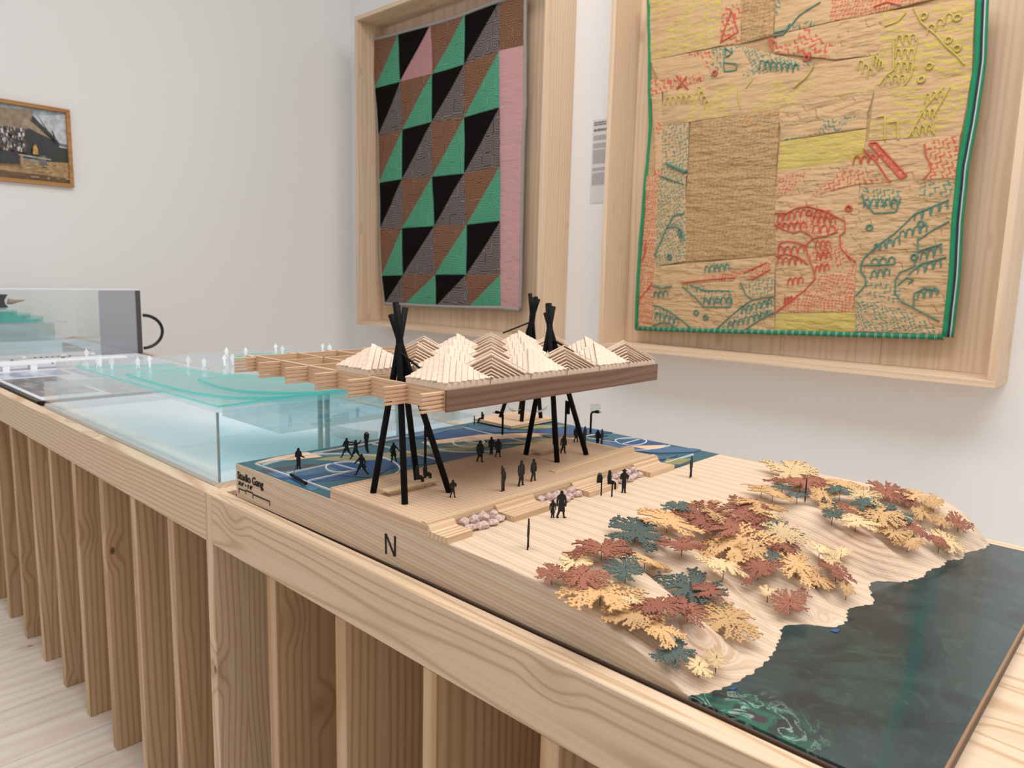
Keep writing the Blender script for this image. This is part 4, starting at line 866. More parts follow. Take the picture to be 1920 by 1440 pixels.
# pyramids: alternate cells turn their planks by 90 degrees
PH, CURB = .034, .008
NSTR = 15
D = CELL/math.sqrt(2)*.985
d1 = Vector((1, -1, 0))/math.sqrt(2); d2 = Vector((1, 1, 0))/math.sqrt(2)
def pyramid_strips(kind):
    """strips of one pyramid about its centre, z=0 at the curb; each is two sloping planks meeting on the hip"""
    run, acr = (d1, d2) if kind == 'A' else (d2, d1)
    out = []
    w = 2*D/NSTR
    for k in range(NSTR):
        t = -D+w*(k+.5); L = D-abs(t); zt = PH*(1-abs(t)/D)
        if L < w*.3: L = w*.3
        for sgn in (1, -1):
            th = .0016; b = MB(); hw = w*.48
            p = [acr*(t-hw), acr*(t+hw), acr*(t+hw)+run*sgn*L, acr*(t-hw)+run*sgn*L]
            tl = (w*.48*PH/D*.75*(1 if t < 0 else -1)) if kind == 'A' else 0
            zz = [zt-tl, zt+tl, .0006-min(tl, 0)*0, .0006]; jig = .0005*((k*7) % 3-1)
            top = [(q.x, q.y, z+th+jig) for q, z in zip(p, zz)]; bot = [(q.x, q.y, z+jig) for q, z in zip(p, zz)]
            f = [(0, 1, 2, 3), (7, 6, 5, 4), (0, 4, 5, 1), (1, 5, 6, 2), (2, 6, 7, 3), (3, 7, 4, 0)]
            if (sgn < 0) ^ (kind == 'B'): f = [q[::-1] for q in f]
            b.add(top+bot, [q[::-1] for q in f]); out.append(b)
    return out
strips = {k: pyramid_strips(k) for k in 'AB'}
strip_me = {'A': [], 'B': []}
whole_me = {}
OPEN = {(1, 0), (1, 4)}
COVER = {(0, 0), (2, 0)}
for j in range(NJ):
    for i in range(4 if j else 3):
        COVER.add((i, j))
for c in ((3, 1), (4, 4), (3, 0)): COVER.discard(c)
COVER -= OPEN
core_me = None; ndet = 0
for (i, j) in sorted(COVER, key=lambda c: c[0]+.4*c[1]):
    kind = 'A' if (i+j) % 2 == 0 else 'B'
    cx, cy_ = RX1-.0042-(i+.5)*CELL, RY0+(j+.5)*CELL
    h = CELL/2-.0012
    cb = MB()
    cb.box(-h, h, -h, -h+.003, 0, CURB); cb.box(-h, h, h-.003, h, 0, CURB); cb.box(-h, -h+.003, -h+.003, h-.003, 0, CURB); cb.box(h-.003, h, -h+.003, h-.003, 0, CURB)
    cb.add([(-h, -h, CURB-.001), (h, -h, CURB-.001), (h, h, CURB-.001), (-h, h, CURB-.001), (0, 0, CURB+PH-.006)], [(0, 1, 4), (1, 2, 4), (2, 3, 4), (3, 0, 4)])
    if core_me is None: core_me = cb.build('roof_pyramid', [M['basswood']], rf); py = core_me; core_me = py.data
    else: py = link('roof_pyramid', core_me, rf)
    py.location = (cx, cy_, T+RZ+.0002)
    if ndet < 10:
        ndet += 1
        if not strip_me[kind]:
            for b in strips[kind]:
                o = b.build('roof_plank', M['plank'], py); o.location.z = CURB; strip_me[kind].append(o.data)
        else:
            for me in strip_me[kind]: link('roof_plank', me, py).location.z = CURB
    else:
        if kind not in whole_me:
            b = MB()
            for s in strips[kind]: b.add(s.v, s.f)
            o = b.build('roof_planks', M['plank'], py); whole_me[kind] = o.data
        else: o = link('roof_planks', whole_me[kind], py)
        o.location.z = CURB; o['kind'] = 'stuff'

# pole bundles ---------------------------------------------------------------
def pole_bundle(label, feet, zf, cross, tops, strut):
    t = thing('pole_bundle', label, 'support', 'black pole bundles carrying the canopy')
    cx, cy_, cz = cross
    for n_, ((fx, fy_), ext) in enumerate(zip(feet, tops)):
        f = Vector((fx, fy_, T+zf)); off = Vector((.0016*(1 if fx > cx else -1)*-1, .0016*(1 if fy_ > cy_ else -1), 0))
        c = Vector((cx, cy_, T+cz))+off; d = (c-f); e = c+d*ext
        MB().tube([f, c, e], .0048, 12).build('pole', M['black'], t, smooth=False)
        for p in t.children[-1].data.polygons: p.use_smooth = len(p.vertices) == 4
    MB().tube([strut[0], strut[1]], .0018, 8).build('strut', M['black'], t)
    return t
SQ = lambda x, y, a=.0375, b=.0425: [(x-a, y-b), (x+a, y-b), (x+a, y+b), (x-a, y+b)]
st1 = Vector((-.872, .690, T+.283))
pole_bundle('bundle of black poles at the open lattice end, nearest the letter N', SQ(-.833, .679), DZ, (-.8800, .6945, .296), (.25, .26, .20, .29), (st1, st1+Vector((.052, .016, -.033))))
st2 = Vector((-.884, 1.052, T+.288))
pole_bundle('bundle of black poles rising through the canopy by its dark end board', SQ(-.842, 1.029), DZ, (-.8900, 1.0577, .3064), (.18, .20, .13, .21), (st2, st2+Vector((.035, .028, -.022))))
st3 = Vector((-1.139, 1.279, T+.298))
pole_bundle('bundle of black poles on the far small deck behind the canopy', SQ(-1.155, 1.273, .034, .034), P2Z, (-1.136, 1.283, .308), (.19, .2, .24, .21), (st3, st3+Vector((-.058, -.03, -.028))))
# ------------------------------------------------------------------ cut-out figures, posts, boulders, trees on the park model
def view_yaw(x, y): return math.atan2(-x, y)       # a flat card at (x, y) turned broadside to a visitor standing at the table corner
LEGS = {'stand': [(-.04, .5, -.05, .02, .058, .034), (.04, .5, .055, .02, .058, .034), (-.05, .015, -.09, .012, .03, .02), (.055, .015, .10, .012, .03, .02)],
        'walk': [(-.02, .5, -.07, .27, .06, .045), (-.07, .27, -.15, .03, .042, .028), (.02, .5, .07, .27, .06, .045), (.07, .27, .10, .02, .042, .028), (-.15, .025, -.10, .012, .028, .02), (.10, .015, .16, .012, .028, .02)],
        'run': [(-.02, .5, -.13, .32, .075, .05), (-.13, .32, -.24, .05, .045, .028), (.03, .5, .13, .28, .075, .05), (.13, .28, .27, .06, .045, .028), (-.24, .04, -.31, .03, .028, .02), (.27, .05, .33, .07, .028, .02)],
        'crouch': [(-.02, .45, -.16, .30, .08, .055), (-.16, .30, -.2, .03, .05, .03), (.02, .45, .17, .30, .08, .055), (.17, .30, .2, .03, .05, .03), (-.2, .02, -.26, .015, .028, .02), (.2, .02, .27, .015, .028, .02)],
        'jump': [(-.03, .52, -.02, .28, .055, .042), (-.02, .28, .03, .06, .042, .026), (.02, .52, .04, .28, .055, .042), (.04, .28, .11, .05, .042, .026), (.11, .05, .15, .02, .024, .018), (.03, .06, .06, .02, .024, .018)],
        'sit': [(0, .42, .26, .42, .075, .055), (.26, .42, .30, .03, .05, .032), (.02, .40, .22, .40, .07, .05), (.22, .40, .22, .04, .05, .03), (.30, .02, .38, .015, .028, .02), (.22, .02, .29, .015, .028, .02)]}
TOR = [(0, .80, 0, .52, .105, .085), (-.08, .79, .08, .79, .055, .055), (0, .80, 0, .90, .04, .038), (0, .925, 0, .945, .062, .058)]
SIT = [(0, .72, 0, .42, .10, .085), (0, .74, .03, .83, .04, .04), (.03, .86, .035, .885, .06, .056)]
ARMS = {'down': [(-.12, .78, -.155, .60, .04, .032), (-.155, .60, -.15, .44, .032, .024), (.12, .78, .155, .60, .04, .032), (.155, .60, .15, .44, .032, .024)],
        'phone': [(-.12, .78, -.15, .60, .04, .032), (-.15, .60, -.02, .66, .032, .024), (.12, .78, .15, .62, .04, .032), (.15, .62, .19, .76, .032, .024)],
        'up': [(-.08, .80, -.10, .98, .04, .032), (-.10, .98, -.08, 1.10, .032, .028), (.12, .78, .15, .60, .04, .032), (.15, .60, .12, .46, .032, .024)],
        'shoot': [(-.08, .8, -.09, .98, .04, .03), (-.09, .98, -.01, 1.06, .03, .022), (.08, .8, .11, .96, .04, .03), (.11, .96, .03, 1.07, .03, .022)],
        'reach': [(.08, .78, .24, .77, .042, .034), (.24, .77, .42, .80, .034, .026), (-.1, .78, -.17, .62, .042, .034), (-.17, .62, -.05, .56, .034, .026)],
        'wide': [(.08, .78, .18, .86, .04, .032), (.18, .86, .27, .98, .032, .024), (-.08, .78, -.22, .74, .042, .034), (-.22, .74, -.35, .80, .034, .026)],
        'dribble': [(.1, .78, .16, .62, .042, .034), (.16, .62, .13, .48, .034, .026), (-.1, .78, -.2, .66, .042, .034), (-.2, .66, -.30, .56, .034, .026)],
        'push': [(.1, .78, .13, .6, .042, .034), (.13, .6, .26, .54, .034, .026), (-.1, .78, -.13, .6, .042, .034), (-.13, .6, .02, .52, .034, .026)],
        'lap': [(.02, .70, .08, .52, .042, .034), (.08, .52, .22, .50, .034, .026)], 'none': []}
EXTRA = {'coat': [(-.03, .6, -.07, .27, .07, .05), (.03, .6, .08, .25, .07, .05), (0, .6, 0, .3, .08, .07)], 'hair': [(0, .95, -.035, .80, .065, .05)], 'bun': [(-.03, .98, -.05, 1.0, .035, .03)], 'hat': [(-.09, .965, .09, .965, .018, .018), (0, .97, 0, 1.0, .05, .045)],
         'skirt': [(0, .55, -.08, .32, .08, .05), (0, .55, .08, .32, .08, .05), (0, .5, 0, .3, .07, .07)], 'pack': [(-.13, .76, -.13, .58, .07, .07)], 'ball': [(.16, .40, .161, .40, .06, .06)], 'shorts': [(-.03, .5, -.09, .33, .075, .06), (.03, .5, .09, .33, .075, .06)]}
fig_cache = {}
def fig_mesh(pose, arms, extra):
    key = (pose, arms, extra)
    if key not in fig_cache:
        segs = list(LEGS[pose])+(SIT if pose == 'sit' else TOR)+list(ARMS[arms])
        for e in extra: segs += EXTRA[e]
        vs, fs = plate(capsules(segs), -.46, .52, -.02, 1.16, 58, 70, .045)
        me = bpy.data.meshes.new('scale_figure'); me.from_pydata([(x, z, y) for x, y, z in vs], [], [f[::-1] for f in fs]); me.materials.append(M['blackfig'])
        fig_cache[key] = me
    return fig_cache[key]
def figure(foot, z, h, pose, arms, extra, turn, label, group='black cutout figures on the park model', flip=False):
    o = link('scale_figure', fig_mesh(pose, arms, extra))
    o.location = (foot[0], foot[1], T+z); o.rotation_euler.z = view_yaw(*foot)+math.radians(turn); o.scale = (-h if flip else h, h, h)
    return tag(o, label, 'figure', group)
CZ = LAND+.0035
FC = [(-1.1058,0.652),(-1.1183,0.7584),(-1.0975,0.7639),(-1.1217,0.8048),(-1.0008,0.7081),(-1.0369,0.8034),(-0.8778,1.2055),(-0.869,1.2083)]
figure(FC[0], CZ, .037, 'stand', 'push', (), 0, 'black cutout figure at the court corner holding a wide push broom')
figure(FC[1], CZ, .037, 'run', 'reach', ('shorts',), 0, 'black cutout ball player with an outstretched arm, left one of the close pair')
figure(FC[2], CZ, .036, 'run', 'wide', ('shorts',), 0, 'black cutout ball player with raised hand, right one of the close pair')
figure(FC[3], CZ, .038, 'jump', 'shoot', (), 10, 'black cutout ball player jumping with both arms overhead to shoot')
figure(FC[4], CZ, .037, 'run', 'dribble', ('shorts', 'ball'), 0, 'black cutout ball player running with a ball, nearest player to the front edge', flip=False)
figure(FC[5], CZ, .036, 'walk', 'dribble', ('shorts',), 15, 'black cutout ball player standing alone left of the nearest pole bundle', flip=True)
figure(FC[6], CZ, .031, 'stand', 'down', ('coat',), 15, 'black cutout figure on the far blue court, left one of two side by side')
figure(FC[7], CZ, .033, 'stand', 'down', (), 62, 'thin-looking black cutout figure on the far court, right one of two side by side')
FD = [(-0.8507,0.7044),(-0.856,0.7249),(-0.7729,0.708),(-0.8974,0.8857),(-0.9232,0.9398),(-0.9007,0.9349),(-0.746,0.7866),(-0.747,0.8287),(-0.7523,0.8638),(-0.8404,1.0477),(-0.8838,1.1413),(-0.8666,1.1469)]
figure(FD[0], DZ+.0002, .034, 'sit', 'lap', ('hair',), 0, 'black cutout figure seated on the small bench, left of two under the canopy')
figure(FD[1], DZ+.0002, .034, 'sit', 'lap', (), 20, 'black cutout figure seated on the small bench, right of two under the canopy')
figure(FD[2], DZ+.0002, .027, 'walk', 'phone', (), 0, 'small black cutout child walking by the foot of the nearest right pole')
figure(FD[3], DZ+.0002, .038, 'walk', 'down', ('hair', 'coat'), -20, 'black cutout figure in a long coat at the deck edge by the court')
figure(FD[4], DZ+.0002, .033, 'stand', 'down', (), 30, 'slim black cutout figure beside the crouched bulky one at the deck edge')
figure(FD[5], DZ+.0002, .034, 'walk', 'down', ('coat', 'pack'), 0, 'bulky black cutout figure with a backpack at the deck edge')
figure(FD[6], DZ+.0002, .036, 'stand', 'up', (), 52, 'black cutout figure on the deck with one arm raised straight up')
figure(FD[7], DZ+.0002, .041, 'walk', 'down', ('coat', 'pack'), 52, 'tall black cutout figure in mid deck, between the arm-raiser and the slender one')
figure(FD[8], DZ+.0002, .036, 'walk', 'down', ('hair',), 48, 'slender black cutout figure walking on the deck, rightmost of the front three')
figure(FD[9], DZ+.0002, .034, 'walk', 'down', (), 20, 'black cutout figure passing behind the front pole of the right bundle')
figure(FD[10], DZ+.0002, .033, 'walk', 'down', ('coat',), 30, 'black cutout figure behind the rightmost leg, left of a close pair')
figure(FD[11], DZ+.0002, .034, 'walk', 'down', (), 62, 'black cutout figure behind the rightmost leg, right of a close pair')
FL_ = [(-0.6445,0.7843),(-0.6361,0.7934),(-0.5887,0.6696),(-0.6211,1.1336),(-0.6471,0.9655),(-1.1785,1.1423)]
figure(FL_[0], LAND+.0002, .026, 'stand', 'down', ('hair', 'skirt'), 5, 'small black cutout child in a skirt beside the tall coated adult')
figure(FL_[1], LAND+.0002, .040, 'walk', 'down', ('coat',), 8, 'tall black cutout adult in a long coat next to the small child')
figure(FL_[2], LAND+.0002, .039, 'walk', 'down', (), 84, 'black cutout figure seen nearly edge-on, alone on bare wood nearest the front')
figure(FL_[3], LAND+.0002, .038, 'walk', 'down', ('pack',), 76, 'black cutout figure seen edge-on near the far end of the bare wood')
figure(FL_[4], LAND+.0002, .038, 'stand', 'phone', ('hat',), 0, 'black cutout figure holding up both hands beside the last stone bed')
tr = [(-0.4208,1.1354,0.0084,'a')]
figure((tr[0][0], tr[0][1]), terrain(tr[0][0], tr[0][1])+.0025, .037, 'stand', 'none', (), 86, 'black cutout figure seen edge-on among the trees on the bank')
sp_ = (-.676, .966)
figure(sp_, LAND-.005, .036, 'sit', 'lap', ('hair',), 0, 'black cutout figure sitting on the third wooden step seat')
figure((-1.196, 1.186), P2Z-.0155, .036, 'sit', 'lap', (), -10, 'black cutout figure sitting on the edge of the far small deck', flip=True)
def cutout(name, segs, foot, z, h, turn, label, cat, group, th=.05):
    vs, fs = plate(capsules(segs), -.5, .5, -.03, 1.1, 40, 60, th)
    me = bpy.data.meshes.new(name); me.from_pydata([(x, zz, y) for x, y, zz in vs], [], [f[::-1] for f in fs]); me.materials.append(M['blackfig'])
    o = link(name, me); o.location = (foot[0], foot[1], T+z); o.rotation_euler.z = view_yaw(*foot)+math.radians(turn); o.scale = (h, h, h)
    return tag(o, label, cat, group)
bg = [(-0.6913,0.9599)]
cutout('tote_bag', [(0, .1, 0, .6, .28, .26), (-.2, .6, -.1, .95, .04, .04), (.2, .6, .1, .95, .04, .04), (-.1, .95, .1, .95, .04, .04)], (bg[0][0], bg[0][1]), .0689, .017, 10, 'black cutout bag standing on the step seat left of the seated figure', 'bag', None)
pl = [(-0.6612,0.9239),(-0.6462,0.9319),(-1.1872,1.1506)]
for (p, h, lb) in ((pl[0], .030, 'thin black post in front of the black bag'), (pl[1], .024, 'thin black post in front of the seated figure on the steps'), (pl[2], .020, 'thin black post by the far small deck corner')):
    tag(MB().box(-.0009, .0009, -.0009, .0009, 0, h, c=.0002).build('bollard', M['black']), lb, 'post', 'thin black posts').location = (p[0], p[1], T+LAND+(.0006 if p[1] < 1 else .0035))
# push broom on the court
br = thing('push_broom', 'wide black push broom lying across the court corner line', 'broom')
bp = [(-1.072,0.618),(-1.0092,0.6078),(-1.1466,0.6667)]
a = Vector((bp[0][0], bp[0][1], T+CZ+.0028)); c = Vector((bp[1][0], bp[1][1], T+CZ+.0028))
hd = MB(); hd.tube([a, c], .0027, 8); hd.build('broom_head', M['black'], br)
e = Vector((FC[0][0]-.004, FC[0][1]+.004, T+CZ+.020)); MB().tube([a.lerp(c, .12), e], .0004, 6).build('handle', M['black'], br)
# hoops and posts
def hoop(foot, z, h, arm_dir, label, clear_board):
    t = thing('basketball_hoop', label, 'hoop', 'basketball hoops on the model courts')
    x, y = foot; b0 = T+z; d = Vector((arm_dir[0], arm_dir[1], 0)).normalized(); n = Vector((-d.y, d.x, 0))
    MB().tube([(x, y, b0), (x, y, b0+h*.86), Vector((x, y, b0+h*.95))+d*.003, Vector((x, y, b0+h*.97))+d*.009], .0023, 8).build('pole', M['black'], t, smooth=True)
    q = Vector((x, y, b0+h*.97))+d*.012
    if clear_board:
        w, zb = .0098, b0+h*.90; th = n*.0005; c0 = Vector((x, y, 0))-d*.001
        B = [c0-th, c0+d*2*w-th, c0+d*2*w+th, c0+th]
        bb = MB(); bb.add([(p.x, p.y, zb) for p in B]+[(p.x, p.y, zb+.020) for p in B], [(3, 2, 1, 0), (4, 5, 6, 7), (0, 1, 5, 4), (1, 2, 6, 5), (2, 3, 7, 6), (3, 0, 4, 7)])
        bb.build('backboard', M['clear'], t)
        ed = MB(); cs = [Vector((c0.x, c0.y, zb)), Vector((c0.x, c0.y, zb))+d*2*w, Vector((c0.x, c0.y, zb+.020))+d*2*w, Vector((c0.x, c0.y, zb+.020))]
        for u, v in zip(cs, cs[1:]+cs[:1]): ed.tube([u, v], .00035, 5)
        ed.build('backboard_edge', M['acr_edge'], t)
    MB().box(-.0035, .0035, -.003, .003, -.003, .003, c=.0005).build('rim_bracket', M['black'], t).location = q+d*.001
    rg = MB(); cc = q+d*.006; rg.tube([cc+Vector((.0042*math.cos(i*math.pi/6), .0042*math.sin(i*math.pi/6), -.001)) for i in range(13)], .0004, 5); rg.build('rim', M['black'], t)
M['clear'] = clear('clear_acrylic', (244, 249, 249), .12)
M['acr_edge'] = clear('acrylic_edge', (190, 205, 205), .2, .1, .55, (206, 222, 220))
hp = [(-1.0699,1.1223),(-0.955,1.2838)]
hoop(hp[0], CZ, .050, (-.75, -.5), 'small black basketball hoop in front of the far deck', False)
hoop(hp[1], CZ, .050, (.75, .6), 'small black basketball hoop with a clear backboard against the wall side', True)
for (p, h, dx, lb) in (([(-0.8676,0.7347)][0], .098, .004, 'tall slim black lamp post beside the nearest pole bundle'), ([(-0.8836,1.1055)][0], .088, .005, 'tall slim black lamp post beside the pole bundle at the dark board')):
    t = thing('lamp_post', lb, 'lamp post', 'slim black lamp posts on the deck')
    MB().box(-.0016, .0016, -.0016, .0016, 0, h, c=.0003).build('post', M['black'], t); MB().box(-.0016, .0085, -.002, .002, h-.026, h-.001, c=.0004).build('lamp_head', M['black'], t)
    t.location = (p[0], p[1], T+DZ+.0002)
# clear hammocks between the far poles
for (a, c, sag, lb) in ((( -1.165, 1.236), (-1.125, 1.243), .010, 'clear acrylic hammock slung at the far poles, left of two'), ((-1.117, 1.245), (-1.105, 1.318), .011, 'clear acrylic hammock slung at the far poles, right of two')):
    b = MB(); n = 12; vs = []
    dd = Vector((c[0]-a[0], c[1]-a[1], 0)); nn = Vector((-dd.y, dd.x, 0)).normalized()*.007
    for i in range(n+1):
        u = i/n; p = Vector((a[0], a[1], T+P2Z+.030))+dd*u; p.z -= sag*4*u*(1-u)
        for s in (-1, 1):
            for k in (0, .0008): q = p+nn*s*math.sin(math.pi*max(.06, min(.94, u))); vs.append((q.x, q.y, q.z+k))
    fs = []
    for i in range(n): o_ = 4*i; fs += [(o_, o_+4, o_+6, o_+2), (o_+1, o_+3, o_+7, o_+5), (o_, o_+1, o_+5, o_+4), (o_+2, o_+6, o_+7, o_+3)]
    b.add(vs, fs); tag(b.build('hammock', M['acr_edge'], None, smooth=True), lb, 'hammock', 'clear hammocks')

# pink stones between the step seats
import bmesh
def stone_mat(name):
    b = NB(name); co = b.coord(3.0)
    nz = b.n('ShaderNodeTexNoise', {'Vector': co, 'Scale': 1.9, 'Detail': 6.0, 'Roughness': .7}).outputs[0]; n2 = b.n('ShaderNodeTexNoise', {'Vector': co, 'Scale': 5.0, 'Detail': 2.0}).outputs[0]
    c = b.mix(b.smooth(nz, .4, .62), lin((196, 160, 150)), lin((232, 210, 202))); c = b.mix(b.math('MULTIPLY', b.smooth(n2, .58, .7), .8), c, lin((246, 238, 234))); c = b.mix(b.math('MULTIPLY', b.smooth(nz, .62, .75), .6), c, lin((186, 132, 118)))
    b.set(b.b.inputs['Base Color'], c); b.b.inputs['Roughness'].default_value = .6; b.bump(nz, .35, .03); return b.m
M['stone'] = stone_mat('pink_granite')
stone_me = []
for s in range(8):
    r = random.Random(40+s); bm = bmesh.new()
    for i in range(34):
        v = Vector((r.gauss(0, 1), r.gauss(0, 1), r.gauss(0, 1))).normalized()*(.8+.35*r.random()); bm.verts.new((v.x*1.0, v.y*(1.1+.3*(s % 3)), v.z*.75))
    bmesh.ops.convex_hull(bm, input=bm.verts[:]); 
    for v in [v for v in bm.verts if not v.link_faces]: bm.verts.remove(v)
    zmin = min(v.co.z for v in bm.verts)
    for v in bm.verts: v.co.z = max(v.co.z-zmin-.18, 0)
    me = bpy.data.meshes.new('stone'); bm.to_mesh(me); bm.free(); me.materials.append(M['stone']); stone_me.append(me)
ORD = ['first', 'second', 'third', 'fourth', 'fifth', 'sixth', 'seventh', 'eighth', 'ninth', 'tenth', 'eleventh', 'twelfth', 'thirteenth', 'fourteenth', 'fifteenth', 'sixteenth', 'seventeenth', 'eighteenth', 'nineteenth', 'twentieth', 'twenty-first', 'twenty-second', 'twenty-third', 'twenty-fourth', 'twenty-fifth', 'twenty-sixth', 'twenty-seventh', 'twenty-eighth', 'twenty-ninth', 'thirtieth', 'thirty-first', 'thirty-second', 'thirty-third', 'thirty-fourth']
rs = random.Random(11); ns = 0
for gi, (a, c, bed) in enumerate(((.650, .728, 'the nearest stone bed'), (.811, .903, 'the middle stone bed'), (.983, 1.078, 'the farthest stone bed'))):
    n = 4 if gi == 0 else 5; pos = []
    for row, (xx, nn_) in enumerate(((-.6985, n), (-.6845, n))):
        for k in range(nn_):
            w = (c-a)/nn_; pos.append((xx+rs.uniform(-.001, .001)+(.004 if row and k in (1, 2) else 0), a+w*(k+.5)+rs.uniform(-.0015, .0015), w*.43*rs.uniform(.88, 1.0), row))
    cnt = {0: 0, 1: 0}
    for (xx, yy, rr_, row) in pos:
        sc = (min(rr_*.95, .0078), rr_*.98, rr_*(1.45 if row == 0 else 1.0))
        o = link('stone', stone_me[ns % 8]); ns += 1; o.location = (xx, yy, T+LAND+.0001); o.scale = sc; o.rotation_euler.z = rs.choice((0, math.pi))+rs.uniform(-.15, .15)
        tag(o, 'pink stone, %s from left in the %s row of %s' % (ORD[cnt[row]], 'back' if row == 0 else 'front', bed), 'stone', 'pink stones between the wooden steps'); cnt[row] += 1

# lace-cut paper trees
def tree_field(seed, elong):
    r = random.Random(seed); segs = []
    lobes = [(r.uniform(0, 6.28), r.uniform(.05, .17)) for _ in range(4)]
    def R(a): return .86*(1+sum(k*math.sin((i+2)*a+p) for i, (p, k) in enumerate(lobes)))
    def twig(px, py, ang, L, w, d):
        qx, qy = px+math.cos(ang)*L, py+math.sin(ang)*L
        segs.append((px, py, qx, qy, w, w*.8))
        if d:
            for s_ in (-1, 1): twig(qx, qy, ang+s_*r.uniform(.4, .9), L*r.uniform(.6, .85), w*.8, d-1)
    def leaf(x, y, a, z=1.0):
        for k in (-1, 0, 1): 
            b_ = a+k*r.uniform(.7, 1.2); m = r.uniform(.04, .066)*z; segs.append((x, y, x+m*math.cos(b_), y+m*math.sin(b_), .0205*z, .0135*z))
    nb_ = 17
    for i in range(nb_):
        a = i*6.283/nb_+r.uniform(-.12, .12); L = R(a)*r.uniform(.86, 1.02); x0 = y0 = 0.0
        for st_ in range(1, 9):
            a += r.uniform(-.09, .09); q = L*st_/8; x1, y1 = q*math.cos(a), q*math.sin(a)
            segs.append((x0, y0, x1, y1, 0.025-.0018*st_, .023-.0018*st_)); x0, y0 = x1, y1
            if st_ < 2: continue
            for sg in (-1, 1):
                if r.random() < .07: continue
                b_ = a+sg*r.uniform(.5, .95); m = q*3.14/nb_*r.uniform(.7, 1.05)
                u, v = x1+m*math.cos(b_), y1+m*math.sin(b_); segs.append((x1, y1, u, v, .014, .012)); leaf(u, v, b_); leaf((x1+u)/2, (y1+v)/2, b_+sg*.8, .8)
        leaf(x0, y0, a, 1.15)
    return capsules([(x0, y0*elong, x1, y1*elong, a_, b_) for x0, y0, x1, y1, a_, b_ in segs])
TC = {'G': ((190, 151, 104), 'golden tan', 'golden'), 'L': ((206, 178, 134), 'cream yellow', 'cream'), 'R': ((136, 82, 62), 'russet brown', 'russet'), 'D': ((70, 84, 78), 'dark grey-green', 'dark green')}
shapes = []
for s, el in ((1, .8), (2, .95), (3, .7), (5, .9)):
    vs, fs = plate(tree_field(s, el), -1.25, 1.25, -1.25, 1.25, 150, 150, .028)
    ex = max(abs(v[0]) for v in vs); vs = [(x/ex, y/ex, z-.05*(x*x+y*y)/(ex*ex)+.035*math.sin(3.2*x+s)+.02*math.sin(5*y+2*s)) for x, y, z in vs]; shapes.append((vs, fs))
canopy = {}
for kc, (c, nm, sn) in TC.items():
    b = NB('tree_paper_'+sn.replace(' ', '_')); oi = b.n('ShaderNodeObjectInfo').outputs['Random']
    b.set(b.b.inputs['Base Color'], b.mix(oi, lin(c), lin([min(255, v*1.12+4) for v in c]))); b.b.inputs['Roughness'].default_value = .75
    for i, (vs, fs) in enumerate(shapes):
        me = bpy.data.meshes.new('canopy'); me.from_pydata(vs, [], fs); me.materials.append(b.m); canopy[(kc, i)] = me
stem_me = MB().tube([(0, 0, 0), (0, 0, 1)], .03, 6).build('stem_master', plain('tree_stem', (70, 48, 34), .7)); sm_ = stem_me.data; bpy.data.objects.remove(stem_me)
